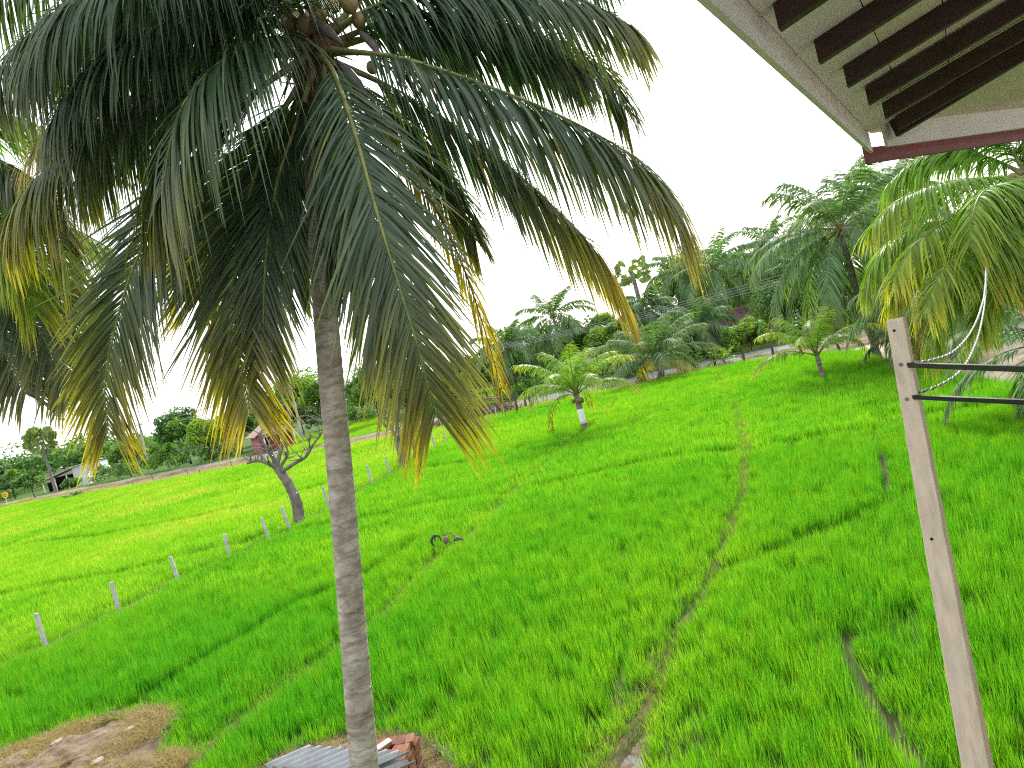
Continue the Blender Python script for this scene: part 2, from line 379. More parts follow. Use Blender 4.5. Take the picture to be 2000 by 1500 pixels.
def side_fence(p):             # True for the paddies beyond the fence
    L = FENCE[:, :2]; return p[:, 1] > np.interp(p[:, 0], np.r_[L[:, 0], 3], np.r_[L[:, 1], 75])
def tintf(p, bb):
    t = .13 + .11 * wob(p[:, 0], p[:, 1], .22, 21) + .09 * wob(p[:, 0], p[:, 1], .9, 22) + RNG.normal(0, .10, len(p))
    far = side_fence(p); t = t + np.where(far, .18 + .12 * wob(p[:, 0] * .35, p[:, 1], .35, 23), 0)
    t += .10 * np.clip((p[:, 1] - 15) / 30, 0, 1)
    for k in 'ab':
        d = dist_line(p, BUND[k]); t += .08 * np.clip(1 - (d - .3) / .5, 0, 1)
    t += .4 * np.clip(1 - bb / .6, 0, 1) * RNG.uniform(0, 1, len(p))
    return np.clip(t, 0, .9)
near = tuft_set('near_rice', 8, 26, .085, .26, .47, .0078, 4, m_rice, .11)
midt = tuft_set('middle_rice', 6, 34, .20, .28, .48, .016, 3, m_rice, .12)
fart = tuft_set('far_rice', 5, 50, .48, .30, .46, .040, 2, m_rice, .14)
for (y0, y1, dens, col, nc, nm, lab) in ((5.2, 21, 72, near, 8, 'rice_plants', 'bright green young rice crowding the nearest paddies'),
                                         (21, 48, 24, midt, 6, 'rice_plants', 'bright green rice of the paddies around the fence and young palms'),
                                         (48, 160, 6.0, fart, 5, 'rice_plants', 'smooth light green rice of the farthest paddies along the road')):
    p = candidates(y0, y1, dens); k = rice_mask(p)
    if y0 > 40:
        for f_ in FIELD2: k |= inside(p, f_)
    p = p[k]; h, kp, bb = hfun(p); p, h, bb = p[kp], h[kp], bb[kp]
    scatter(nm, np.c_[p, np.zeros(len(p))], RNG.uniform(.85, 1.15, len(p)), tintf(p, bb), col, nc, lab, zs=h * RNG.uniform(.78, 1.18, len(p)))

weed = tuft_set('weeds', 5, 14, .10, .10, .34, .011, 3, m_weed, .55)
weedf = tuft_set('far_weeds', 4, 22, .4, .15, .5, .05, 2, m_weed, .5)
def along(line, wd, dens, jit=1.0):
    L = spline(line, 200)[:, :2]; seg = np.linalg.norm(np.diff(L, axis=0), axis=1); tot = seg.sum(); n = int(tot * wd * 2 * dens)
    i = RNG.choice(len(seg), n, p=seg / tot); t = RNG.uniform(0, 1, n)[:, None]; p = L[i] + t * (L[i + 1] - L[i])
    return p + RNG.normal(0, wd * .5, (n, 2))
pw = np.vstack([along(BUND['a'], .17, 45), along(BUND['b'], .17, 85), along(FENCE, .35, 26)])
scatter('bund_weeds', np.c_[pw, np.full(len(pw), .06)], RNG.uniform(.4, .95, len(pw)), np.clip(.30 + .25 * wob(pw[:, 0], pw[:, 1], .9, 31) + RNG.normal(0, .15, len(pw)), 0, 1), weed, 5, 'pale weeds and grass growing on the bunds')
lo, hi = BARE1[:, :2].min(0), BARE1[:, :2].max(0); ps = RNG.uniform(lo, hi, (15000, 2)); ps = ps[inside(ps, BARE1)]
ps = ps[wob(ps[:, 0], ps[:, 1], 2.6, 41) > -.05 + RNG.normal(0, .25, len(ps))]
straw = tuft_set('straw', 5, 12, .14, .08, .24, .010, 2, m_weed, 1.6)
scatter('dry_straw', np.c_[ps, np.full(len(ps), .14)], RNG.uniform(.5, 1.1, len(ps)), RNG.uniform(.78, 1, len(ps)), straw, 5, 'dry brown straw and dead grass over the bare earth')
lo, hi = BARE2[:, :2].min(0), BARE2[:, :2].max(0); ps = RNG.uniform(lo, hi, (2500, 2)); ps = ps[inside(ps, BARE2)]
scatter('dry_straw', np.c_[ps, np.full(len(ps), .07)], RNG.uniform(.4, .9, len(ps)), RNG.uniform(.7, 1, len(ps)), straw, 5, 'dead grass scattered round the brick stack')
V, _ = strip(RL, 2.4, 8.5, 0); 
q = along(np.c_[RL[:, :2] + (1.2, -4.5), np.zeros(len(RL))], 3.0, 2.2); q = q[(q[:, 0] > -130) & (q[:, 0] < 30)]; q = q[~inside(q, FIELD)]
fr = np.clip((q[:, 0] + 5) / 30, 0, 1); q_t = np.clip(.85 - .45 * fr + RNG.normal(0, .15, len(q)), 0, 1)
scatter('verge_grass', np.c_[q, np.zeros(len(q))], RNG.uniform(.3, .8, len(q)), q_t, weedf, 4, 'dry tufts of grass on the road verge')
q = along(np.c_[RL[:, :2] + (-2.2, 3.6), np.zeros(len(RL))], 1.2, 4); q = q[(q[:, 0] > -130) & (q[:, 0] < 45)]
scatter('verge_grass', np.c_[q, np.zeros(len(q))], RNG.uniform(.5, 1.3, len(q)), RNG.uniform(0, .5, len(q)), weedf, 4, 'green tufts on the far edge of the road')

# ------------------------------------------------------------------ palm fronds
def frond_arrays(pts, n=100, lmax=.95, wd=.045, droop=1.0, bare=.13, segs=6, yel=0., seed=0, fwd=.62, up=.22, fold=True, rr=.028, ragged=.14, dead=0., sv=0.):
    r = np.random.default_rng(seed); L = spline(pts, 48); T = np.gradient(L, axis=0); T /= np.linalg.norm(T, axis=1)[:, None]
    h = L[-1] - L[0]; h = np.array([h[0], h[1], 0]); h /= np.linalg.norm(h) + 1e-9
    S0 = np.cross(h, (0, 0, 1.0))
    tt = np.linspace(0, 1, 48)
    mb = MB(); rad = rr * (1 - .86 * tt) * (1 + 1.3 * np.exp(-tt / .05))
    mb.tube(L, rad, 6)
    t = np.repeat(bare + (1 - bare) * (np.arange(n) + .5) / n, 2); sgn = np.tile([1., -1.], n); N = 2 * n
    t = np.clip(t + r.normal(0, .25 / n, N), 0, 1)
    ip = lambda A: np.stack([np.interp(t, tt, A[:, k]) for k in range(3)], 1)
    p = ip(L); Tt = ip(T); Tt /= np.linalg.norm(Tt, axis=1)[:, None]
    S1 = np.array([1.0, 0, 0]) * (1 if S0[0] >= 0 else -1); Sx = S0 + (S1 - S0) * (sv * np.clip(t * 2.2, 0, 1))[:, None]
    Sd = Sx - Tt * np.sum(Tt * Sx, 1)[:, None]; Sd /= np.linalg.norm(Sd, axis=1)[:, None]; Nn = np.cross(Sd, Tt)
    prof = np.interp(t, [bare, bare + .08, .40, .65, .9, 1], [.45, .75, 1, .97, .76, .52])
    Ln = lmax * prof * (1 + r.normal(0, ragged, N)); Ln = np.where(r.uniform(0, 1, N) < .07, Ln * r.uniform(.3, .8, N), Ln)
    Ln = np.maximum(Ln, .05)
    clump = np.repeat(r.normal(0, .10, N // 8 + 1), 8)[:N]
    d = Tt * (fwd + .45 * t + clump + r.normal(0, .10, N))[:, None] + Sd * (sgn * (1 + r.normal(0, .08, N)))[:, None] + Nn * (up + r.normal(0, .13, N))[:, None]
    d /= np.linalg.norm(d, axis=1)[:, None]
    dr = droop * (1 + r.normal(0, .22, N)) 
    V = []; yl = []; rn = r.uniform(0, 1, N); RN = []
    ybase = np.clip(yel * (r.normal(.0, .08, N) + 1.15 * t ** 3.6 + .30 * (r.uniform(0, 1, N) < .06)), 0, 1)
    k3 = 3 if fold else 2
    for s in range(segs + 1):
        u = s / segs
        wv = Tt - d * np.sum(Tt * d, 1)[:, None]; wv /= np.linalg.norm(wv, axis=1)[:, None] + 1e-9
        ww = wd * prof ** .3 * (np.interp(u, [0, .12, .35, .7, 1], [.35, .85, 1, .62, .05]))
        nn = np.cross(wv, d)
        V.append(p - wv * ww[:, None] / 2)
        if fold: V.append(p + nn * (sgn * ww * .22)[:, None])
        V.append(p + wv * ww[:, None] / 2)
        yv = np.clip(ybase * (.12 + .88 * u ** 1.6)  + dead, 0, 1)
        for _ in range(k3): yl.append(yv); RN.append(rn)
        d = d + np.array([0, 0, -1.0]) * (dr * (1.35 - .5 * u) / segs * 2.0)[:, None]; d /= np.linalg.norm(d, axis=1)[:, None]
        p = p + d * (Ln / segs)[:, None]
    V = np.stack(V, 1).reshape(-1, 3); yl = np.stack(yl, 1).ravel(); RN = np.stack(RN, 1).ravel()
    rowlen = (segs + 1) * k3; base = np.arange(N) * rowlen; F = []
    for s in range(segs):
        for k in range(k3 - 1):
            a = base + s * k3 + k; F.append(np.stack([a, a + 1, a + 1 + k3, a + k3], 1))
    return mb, V, np.vstack(F), yl, RN

def add_frond(root, base, pts, m, mr, label=None, **kw):
    mb, V, F, yl, rn = frond_arrays(pts, **kw)
    fr = mb.build('frond', mr, root, base, True)
    if label: fr['label'] = label
    obj('leaflets', V, F, m, fr, base, True, {'yel': yl, 'rnd': rn})
    return fr

def palm_trunk(root, base, pts, r0, r1, m, ring=.012, n=14, m_len=70, step=.09, flare=.35):
    L = spline(pts, m_len); s = np.linspace(0, 1, m_len); tot = np.linalg.norm(np.diff(L, axis=0), axis=1).sum()
    rad = r0 + (r1 - r0) * s + flare * r0 * np.exp(-s * tot / .35)
    rad = rad * (1 + ring * np.where((np.arange(m_len) % 2) == 0, 1, -1) * np.random.default_rng(3).uniform(.3, 1.4, m_len))
    mb = MB(); mb.tube(L, rad, n); return mb.build('trunk', m, root, base, True)

def trunk_mat(name, c1, c2, sc=16):
    m = mat(name, c1, .85, .3, 5, .0, col2=c2); n = m.node_tree.nodes; L = m.node_tree.links; b = n['Principled BSDF']
    tc = n.new('ShaderNodeTexCoord'); mp = n.new('ShaderNodeMapping'); mp.inputs['Scale'].default_value = (4.5, 4.5, sc); L.new(tc.outputs['Object'], mp.inputs[0])
    nz = n.new('ShaderNodeTexNoise'); nz.inputs['Scale'].default_value = 1.6; nz.inputs['Detail'].default_value = 7; nz.inputs['Roughness'].default_value = .65; nz.inputs['Distortion'].default_value = .6; L.new(mp.outputs[0], nz.inputs[0])
    rp = n.new('ShaderNodeValToRGB'); e = rp.color_ramp.elements; e[0].position = .34; e[0].color = (.55, .50, .45, 1); e[1].position = .58; e[1].color = (1.1, 1.08, 1.05, 1); L.new(nz.outputs['Fac'], rp.inputs[0])
    mu = n.new('ShaderNodeMix'); mu.data_type = 'RGBA'; mu.blend_type = 'MULTIPLY'; mu.inputs[0].default_value = .85
    old = b.inputs['Base Color'].links[0].from_socket; L.new(old, mu.inputs[6]); L.new(rp.outputs[0], mu.inputs[7]); L.new(mu.outputs[2], b.inputs['Base Color'])
    wv = n.new('ShaderNodeTexWave'); wv.wave_type = 'BANDS'; wv.bands_direction = 'Z'; wv.inputs['Scale'].default_value = 1.9; wv.inputs['Distortion'].default_value = 3.5; wv.inputs['Detail'].default_value = 4; wv.inputs['Detail Scale'].default_value = 2.2
    L.new(tc.outputs['Object'], wv.inputs[0]); r2 = n.new('ShaderNodeValToRGB'); r2.color_ramp.elements[0].position = .02; r2.color_ramp.elements[0].color = (.52, .46, .40, 1); r2.color_ramp.elements[1].position = .22; r2.color_ramp.elements[1].color = (1, 1, 1, 1)
    L.new(wv.outputs['Fac'], r2.inputs[0]); m2 = n.new('ShaderNodeMix'); m2.data_type = 'RGBA'; m2.blend_type = 'MULTIPLY'; m2.inputs[0].default_value = .38; L.new(mu.outputs[2], m2.inputs[6]); L.new(r2.outputs[0], m2.inputs[7]); L.new(m2.outputs[2], b.inputs['Base Color'])
    ad = n.new('ShaderNodeMath'); ad.operation = 'ADD'; L.new(nz.outputs['Fac'], ad.inputs[0]); L.new(r2.outputs[0], ad.inputs[1])
    bp = n.new('ShaderNodeBump'); bp.inputs['Strength'].default_value = .4; bp.inputs['Distance'].default_value = .02; L.new(ad.outputs[0], bp.inputs['Height']); L.new(bp.outputs[0], b.inputs['Normal'])
    return m
m_trunk = trunk_mat('palm_trunk', (.29, .24, .19), (.48, .435, .375), 13)
m_trunk_f = trunk_mat('palm_trunk_far', (.15, .125, .10), (.26, .235, .21), 9)
m_nut = mat('coconut_husk', (.17, .13, .045), .5, .3, 8, .1, col2=(.24, .17, .08))
m_nut_b = mat('coconut_dry', (.20, .13, .12), .8, .3, 12, .2)
m_fibre = mat('crown_fibre', (.13, .085, .05), .95, .4, 14, .5)
m_sheath = mat('dry_sheath', (.12, .10, .095), .7, .3, 10, .2)

def ellipsoid(c, r, sx=1, sz=1.2, nu=10, nv=7, tilt=None):
    V = [(0, 0, r * sz)]; F = []
    for j in range(1, nv):
        a = pi * j / nv
        for i in range(nu):
            q = 2 * pi * i / nu; V.append((r * sx * sin(a) * cos(q) * (1 + .05 * cos(3 * q)), r * sx * sin(a) * sin(q), r * sz * cos(a)))
    V.append((0, 0, -r * sz)); e = len(V) - 1
    for i in range(nu):
        F.append((0, 1 + i, 1 + (i + 1) % nu)); F.append((e, e - nu + (i + 1) % nu, e - nu + i))
        for j in range(nv - 2): a = 1 + j * nu; F.append((a + i, a + nu + i, a + nu + (i + 1) % nu, a + (i + 1) % nu))
    V = np.array(V)
    if tilt is not None: V = V @ np.array(tilt.to_matrix()).T
    return V + np.asarray(c), F

# ---- the big palm in front
bt = P(758, 1900, 7.55); base = np.array([bt[0], bt[1], 0.0]) + (.14, 0, 0)
palm = thing('coconut_palm', 'tall foreground coconut palm whose dark drooping fronds fill the upper left', 'palm', tuple(base))
palm_trunk(palm, base, [base - (0, 0, .1), P(712, 1500, 7.5), P(671, 1000, 7.45), P(643, 700, 7.45), P(628, 500, 7.45), P(614, 280, 7.45), P(612, 110, 7.45)], .142, .108, m_trunk, .015, 20, 150)
def px(l): return [P(*q) for q in l]
MAIN = [
 ([(640, 70, 7.5), (740, 10, 7.3), (900, -28, 7.2), (1080, -12, 7.2), (1180, 20, 7.2), (1240, 60, 7.2)], dict(yel=.25, lmax=1.05)),
 ([(650, 90, 7.5), (790, 62, 7.7), (960, 55, 8.0), (1100, 90, 8.3), (1175, 140, 8.4), (1222, 215, 8.5)], dict(yel=.15, lmax=1.05)),
 ([(640, 100, 7.4), (730, 105, 7.1), (815, 122, 6.9), (957, 170, 6.8), (1094, 226, 6.8), (1230, 301, 6.9), (1300, 368, 7.0), (1322, 440, 7.0)], dict(yel=.5, lmax=1.25, droop=1.25)),
 ([(640, 120, 7.4), (720, 150, 7.4), (830, 210, 7.4), (950, 290, 7.4), (1060, 385, 7.4), (1150, 475, 7.4), (1208, 560, 7.4)], dict(yel=1.3, lmax=1.15, droop=1.15)),
 ([(650, 130, 7.6), (730, 190, 7.9), (820, 280, 8.1), (890, 380, 8.3), (930, 470, 8.4)], dict(yel=.3, lmax=.85)),
 ([(620, 105, 7.3), (650, 140, 6.9), (690, 250, 6.5), (735, 410, 6.2), (780, 560, 6.1), (820, 690, 6.1), (850, 810, 6.2)], dict(yel=.62, lmax=1.15, sv=.75, droop=.30)),
 ([(650, 140, 7.5), (740, 240, 7.6), (830, 370, 7.8), (900, 510, 8.0), (945, 640, 8.1), (980, 760, 8.2)], dict(yel=.8, lmax=.62, dead=.45, n=60)),
 ([(630, 140, 7.5), (670, 280, 7.6), (705, 430, 7.7), (740, 570, 7.8), (765, 700, 7.9)], dict(yel=.4, lmax=1.0, sv=.8)),
 ([(600, 90, 7.3), (530, 75, 6.8), (440, 115, 6.4), (370, 185, 6.2), (335, 270, 6.15), (318, 370, 6.2)], dict(yel=.3, lmax=1.4, droop=.8)),
 ([(600, 110, 7.3), (500, 180, 7.0), (400, 290, 6.8), (320, 410, 6.7), (262, 520, 6.7), (225, 640, 6.8), (205, 750, 6.9), (212, 840, 7)], dict(yel=.65, lmax=1.0, sv=.9, droop=.35)),
 ([(600, 140, 7.4), (540, 240, 7.2), (490, 370, 7.1), (462, 520, 7.1), (460, 640, 7.1), (476, 740, 7.2), (488, 800, 7.2)], dict(yel=.95, lmax=1.0, sv=.95, droop=.26, fwd=.85)),
 ([(590, 100, 7.4), (460, 120, 7.2), (330, 165, 7.1), (210, 225, 7.0), (130, 290, 7.0), (60, 370, 7.0), (0, 470, 7.1)], dict(yel=.6, lmax=1.0, n=110)),
 ([(600, 60, 7.5), (480, 0, 7.4), (330, -20, 7.3), (170, 0, 7.3), (60, 70, 7.3), (-20, 180, 7.4)], dict(yel=.15, lmax=.95)),
 ([(600, 50, 7.5), (470, -70, 7.6), (280, -120, 7.7), (80, -80, 7.8), (-60, 20, 7.9)], dict(yel=.1)),
 ([(600, 90, 7.6), (470, 90, 7.9), (330, 110, 8.2), (200, 165, 8.4), (120, 230, 8.5), (70, 300, 8.6)], dict(yel=.7)),
 ([(600, 80, 7.4), (500, 35, 7.0), (380, 35, 6.7), (260, 75, 6.5), (160, 150, 6.5), (100, 240, 6.55)], dict(yel=.1, lmax=1.0)),
 ([(600, 150, 7.6), (520, 260, 7.9), (440, 400, 8.1), (400, 510, 8.2), (385, 580, 8.3)], dict(yel=.6, sv=.8, droop=.35)),
 ([(600, 130, 7.5), (570, 230, 7.7), (560, 340, 7.9), (565, 450, 8.0), (575, 560, 8.1)], dict(yel=.2, lmax=.8)),
 ([(600, 90, 7.5), (490, 90, 7.6), (360, 140, 7.6), (240, 240, 7.7), (150, 360, 7.8)], dict(yel=.3)),
 ([(600, 70, 7.5), (470, 20, 7.8), (330, 10, 8.1), (200, 50, 8.3), (90, 120, 8.4)], dict(yel=.2)),
 ([(600, 60, 7.3), (500, -20, 6.8), (380, -50, 6.4), (250, -40, 6.2), (130, 20, 6.2), (50, 120, 6.2)], dict(yel=.1)),
 ([(610, 140, 7.3), (580, 240, 7.0), (540, 360, 6.9), (520, 500, 6.9), (515, 620, 7.0), (520, 700, 7.1)], dict(yel=.35, lmax=.85, sv=.8, droop=.3)),
 ([(630, 130, 7.3), (640, 220, 7.0), (655, 330, 6.9), (665, 440, 6.9), (672, 540, 7.0)], dict(yel=.2, lmax=.8)),
 ([(640, 90, 7.5), (760, 40, 7.5), (900, 30, 7.5), (1020, 60, 7.6), (1120, 130, 7.7)], dict(yel=.1, lmax=1.0)),
 ([(620, 60, 7.5), (650, -100, 7.5), (720, -260, 7.5), (850, -380, 7.6)], dict(yel=0)),
 ([(610, 60, 7.5), (570, -120, 7.6), (480, -280, 7.8), (330, -360, 8)], dict(yel=0)),
 ([(640, 70, 7.5), (760, -60, 7.6), (900, -130, 7.8), (1050, -130, 8), (1180, -70, 8.1)], dict(yel=0)),
 ([(610, 70, 7.4), (560, -30, 6.9), (480, -110, 6.4), (380, -140, 6.0), (280, -100, 5.7)], dict(yel=0)),
]
for i, (l, kw) in enumerate(MAIN):
    k = dict(n=190, seed=i + 1, lmax=1.08); k.update(kw); k['n'] = 80 if kw.get('dead') else 190; k['wd'] = .0265
    if k.get('sv'): k['fwd'] = 1.15; k['up'] = .10; k['droop'] = .22
    add_frond(palm, base, px(l), m_palm, m_rach_b if kw.get('dead') else m_rachis, 'withering brown frond hanging down' if kw.get('dead') else None, **k)
# nuts, sheaths and fibre in the crown
for x, y, z, r in ((595, 50, 7.15, .085), (566, 44, 7.2, .08), (650, 5, 7.1, .085), (682, 8, 7.1, .08), (620, 30, 7.2, .08), (700, 40, 7.25, .07), (560, 10, 7.2, .075), (610, 8, 7.15, .08), (726, 132, 7.2, .055), (470, 60, 7.1, .06), (525, 40, 7.1, .07)):
    V, F = ellipsoid(P(x, y, z), r, 1, 1.15); obj('coconut', V, F, m_nut, palm, base, True)
for l, r in (([(600, 40, 7.2), (640, 62, 7.0), (672, 90, 7.0)], .06), ([(660, 120, 7.3), (700, 170, 7.2), (720, 230, 7.2)], .055), ([(700, 60, 7.3), (730, 90, 7.2), (745, 120, 7.15)], .04)):
    mb = MB(); mb.tube(spline(px(l), 9), [r * k for k in (.3, .7, .95, 1, 1, .9, .7, .45, .1)], 8); mb.build('spathe', m_sheath, palm, base, True)
mb = MB()
r_ = np.random.default_rng(5)
for _ in range(70):
    a = r_.uniform(0, 2 * pi); c0 = P(612, 110, 7.45); d = np.array([cos(a), sin(a), 0]); z0 = r_.uniform(-.7, .25)
    mb.tube(spline([c0 + d * .10 + (0, 0, z0), c0 + d * r_.uniform(.15, .24) + (0, 0, z0 + .15), c0 + d * r_.uniform(.2, .5) + (0, 0, z0 + r_.uniform(-.35, .2))], 5), [.02, .018, .014, .01, .004], 4)
mb.tube([P(618, 240, 7.45), P(614, 160, 7.45), P(612, 90, 7.45), P(612, 30, 7.45)], [.12, .19, .2, .08], 12)
mb.build('crown_fibre', m_fibre, palm, base, True)

# ---- the palm behind at the left edge
cr = P(-170, 300, 9.6); base = np.array([cr[0] - 1.9, cr[1] + .3, 0.])
p2 = thing('coconut_palm', 'coconut palm at the left edge showing only hanging frond ends', 'palm', tuple(base))
palm_trunk(p2, base, [base - (0, 0, .1), base + (.5, 0, 2), base + (1.3, -.1, 4), cr], .14, .11, m_trunk)
for i, (l, kw) in enumerate([
 ([(-170, 300, 9.5), (-40, 330, 9.2), (60, 400, 9), (118, 480, 9), (140, 560, 9)], dict(yel=.9)),
 ([(-170, 320, 9.5), (-60, 430, 9.3), (20, 545, 9.2), (85, 660, 9.2), (135, 770, 9.2)], dict(yel=.35, sv=.6, droop=.35)),
 ([(-170, 300, 9.6), (0, 380, 9.8), (130, 440, 9.9), (220, 490, 10), (278, 540, 10)], dict(yel=.5)),
 ([(-170, 340, 9.5), (-100, 480, 9.4), (-40, 600, 9.3), (15, 700, 9.3), (50, 770, 9.3)], dict(yel=.35, sv=.6, droop=.35)),
 ([(-170, 310, 9.6), (-20, 440, 9.8), (80, 540, 10), (150, 640, 10), (190, 740, 10)], dict(yel=.5, dead=.2, sv=.7, droop=.35)),
 ([(-170, 280, 9.5), (-40, 225, 9.3), (60, 240, 9.2), (115, 300, 9.2)], dict(yel=.8)),
 ([(-170, 290, 9.5), (-60, 295, 9.2), (30, 335, 9.0), (90, 400, 9.0), (118, 470, 9.0)], dict(yel=.6)),
 ([(-170, 300, 9.4), (-90, 370, 8.9), (-20, 440, 8.7), (35, 520, 8.7), (70, 610, 8.8)], dict(yel=.7)),
 ([(-170, 320, 9.6), (-60, 470, 9.9), (40, 590, 10), (100, 680, 10), (140, 760, 10)], dict(yel=.2, sv=.6, droop=.35)),
 ([(-170, 330, 9.5), (-120, 480, 9.9), (-60, 620, 10.1), (-20, 730, 10.2)], dict(yel=.3)),
 ([(-170, 280, 9.6), (-220, 120, 9.8), (-320, 40, 10)], dict()), ([(-170, 290, 9.6), (-330, 250, 9.8), (-470, 330, 10)], dict()),
 ([(-170, 300, 9.6), (-150, 180, 10.2), (-100, 130, 10.9), (-40, 160, 11.4)], dict()), ([(-170, 310, 9.6), (-300, 400, 9.6), (-380, 560, 9.6)], dict())]):
    k = dict(n=150, lmax=.95, seed=40 + i, wd=.032, droop=.8); k.update(kw); add_frond(p2, base, px(l), m_palm_y if i in (0, 5, 2, 7) else m_palm, m_rachis, **k)

# ---- the light palm at the right edge
cr = P(2010, 348, 13); base = np.array([cr[0] + .1, cr[1] + .1, 0.])
p3 = thing('coconut_palm', 'coconut palm with long sunlit yellow green fronds at the right edge under the roof corner', 'palm', tuple(base))
palm_trunk(p3, base, [base - (0, 0, .1), base + (0, 0, 2), base + (-.05, 0, 4), cr], .15, .12, m_trunk)
for i, (l, kw) in enumerate([
 ([(2010, 348, 13), (1930, 348, 12.6), (1850, 355, 12.3), (1765, 385, 12.2), (1705, 440, 12.2)], dict(yel=.5)),
 ([(2005, 355, 13), (1920, 395, 12.4), (1845, 435, 12), (1780, 485, 11.8), (1745, 545, 11.8)], dict(yel=.9)),
 ([(2000, 365, 13), (1945, 420, 12.2), (1890, 475, 11.6), (1835, 535, 11.3), (1808, 600, 11.3)], dict(yel=.75, lmax=1.0)),
 ([(2005, 360, 13), (1975, 425, 12.2), (1945, 480, 11.8), (1925, 540, 11.7)], dict(yel=.8)),
 ([(2000, 340, 13), (1930, 308, 13.4), (1850, 295, 13.8), (1785, 315, 14), (1735, 360, 14.1)], dict(yel=.1)),
 ([(2005, 345, 13), (1970, 355, 12), (1920, 375, 11.3), (1900, 420, 11), (1893, 480, 10.9)], dict(yel=.45)),
 ([(2005, 360, 13), (1940, 430, 13.3), (1860, 470, 13.6), (1780, 520, 13.8), (1735, 590, 13.8)], dict(yel=.6, dead=.1)),
 ([(2005, 340, 13), (1960, 280, 13.4), (1890, 260, 13.8), (1820, 275, 14.2)], dict(yel=.1)),
 ([(2010, 340, 13), (2000, 250, 13), (1960, 190, 13), (1900, 170, 13)], dict()), ([(2010, 340, 13), (2060, 240, 13), (2130, 190, 13)], dict()),
 ([(2015, 350, 13), (2100, 330, 12.5), (2190, 370, 12.2), (2260, 460, 12)], dict()), ([(2015, 355, 13), (2080, 420, 12), (2130, 520, 11.6)], dict(yel=.5)),
 ([(2000, 360, 13), (1900, 420, 13.2), (1800, 440, 13.4), (1720, 490, 13.5), (1690, 560, 13.6)], dict(yel=.3)),
 ([(2005, 365, 13), (1930, 470, 13.2), (1870, 540, 13.4), (1830, 620, 13.5), (1815, 690, 13.5)], dict(yel=.45)),
 ([(2008, 365, 13), (1970, 470, 13.0), (1930, 560, 13.0), (1905, 640, 13.0)], dict(yel=.6)),
 ([(2005, 365, 13), (1985, 440, 12.6), (1975, 510, 12.4), (1968, 560, 12.3)], dict(yel=.7))]):
    k = dict(n=140, lmax=1.02, seed=70 + i, wd=.036, rr=.032, droop=.75); k.update(kw); add_frond(p3, base, px(l), m_palm_y, m_rachis, **k)
for x, y, z in ((1985, 372, 12.7), (1996, 385, 12.6), (2010, 380, 12.6), (1978, 350, 12.7)):
    V, F = ellipsoid(P(x, y, z), .09); obj('coconut', V, F, mat('orange_husk', (.42, .20, .05), .6, .3, 9, .1) if x == 1985 else m_nut, p3, base, True)

# ---- generic palms
def gen_palm(name, label, base, crown, flen, nf, seed, m, mr, group=None, e0=82, e1=-25, curv=75, nl=38, lmax=None, wd=.06, yel=.3, split=True, mt=None, r0=.14, r1=.10, segs=4, nuts=0, lean=None, deadn=0, band=None, droop=.6):
    r = np.random.default_rng(seed); base = np.asarray(base, float); crown = np.asarray(crown, float); root = thing(name, label, 'palm', tuple(base), group)
    ml = max(8, min(40, int(np.linalg.norm(crown - base) / .12)))
    mid = (base + crown) / 2 + (r.normal(0, .08), r.normal(0, .08), 0)
    palm_trunk(root, base, [base - (0, 0, .1), mid, crown], r0, r1, mt or m_trunk_f, .05, 9, ml)
    RV, RF, LV, LF, LY, LR = MB(), [], [], [], [], []; off = 0
    for i in range(nf):
        q = (i + .5) / nf; el = radians(e0 + (e1 - e0) * q ** .9 + r.normal(0, 5)); az = i * 2.39996 + r.normal(0, .15); ln = flen * (.72 + .35 * min(1, q * 2.2)) * r.uniform(.9, 1.08)
        cv = radians(curv * (.55 + .65 * q) * r.uniform(.85, 1.15)); pts = [crown]; p = crown.copy()
        for s in range(7):
            e = el - cv * (s / 6) ** 1.3; p = p + ln / 7 * np.array([cos(az) * cos(e), sin(az) * cos(e), sin(e)]); p[2] = max(p[2], .25); pts.append(p)
            p = p.copy()
        dd = .5 if i >= nf - deadn else 0
        mb, V, F, yl, rn = frond_arrays(pts, n=nl, lmax=lmax or flen * .27, wd=wd, droop=droop, segs=segs, yel=yel * (.3 + q), seed=seed * 50 + i, fold=False, rr=.02 + flen * .003, bare=.16, dead=dd)
        if split:
            fr = mb.build('frond', mr, root, base, True); obj('leaflets', V, F, m, fr, base, True, {'yel': yl, 'rnd': rn})
        else:
            RV.add(mb.v, mb.f); LV.append(V); LF.append(F + off); LY.append(yl); LR.append(rn); off += len(V)
    if not split:
        o = obj('crown', np.vstack(LV), np.vstack(LF), m, root, base, True, {'yel': np.concatenate(LY), 'rnd': np.concatenate(LR)})
        RV.build('leaf_ribs', mr, root, base, True)
    for i in range(nuts):
        a = r.uniform(0, 2 * pi); V, F = ellipsoid(crown + (.22 * cos(a), .22 * sin(a), -.22 - .18 * r.uniform()), .10, nu=8, nv=6); obj('coconut', V, F, m_nut, root, base, True)
    if band:
        d = crown - base; mb = MB(); mb.tube([base + d * t for t in np.linspace(*band, 5)], [r0 * 1.0 + .02 - .03 * k for k in np.linspace(*band, 5)], 10); mb.build('painted_band', m_white, root, base, True)
    return root
def bc(bx, by, cx, cy):        # base on the ground under (bx,by), crown at (cx,cy) at the same depth
    b_ = G(bx, by); dz = (b_ - (0, 0, EYE)) @ _f; return b_, P(cx, cy, dz)
b_, c_ = bc(1144, 843, 1126, 772)
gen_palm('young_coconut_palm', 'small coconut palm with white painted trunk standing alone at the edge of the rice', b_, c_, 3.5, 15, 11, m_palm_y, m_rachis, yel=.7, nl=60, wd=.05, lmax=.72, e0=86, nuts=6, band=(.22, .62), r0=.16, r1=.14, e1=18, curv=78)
b_, c_ = bc(1613, 748, 1596, 695)
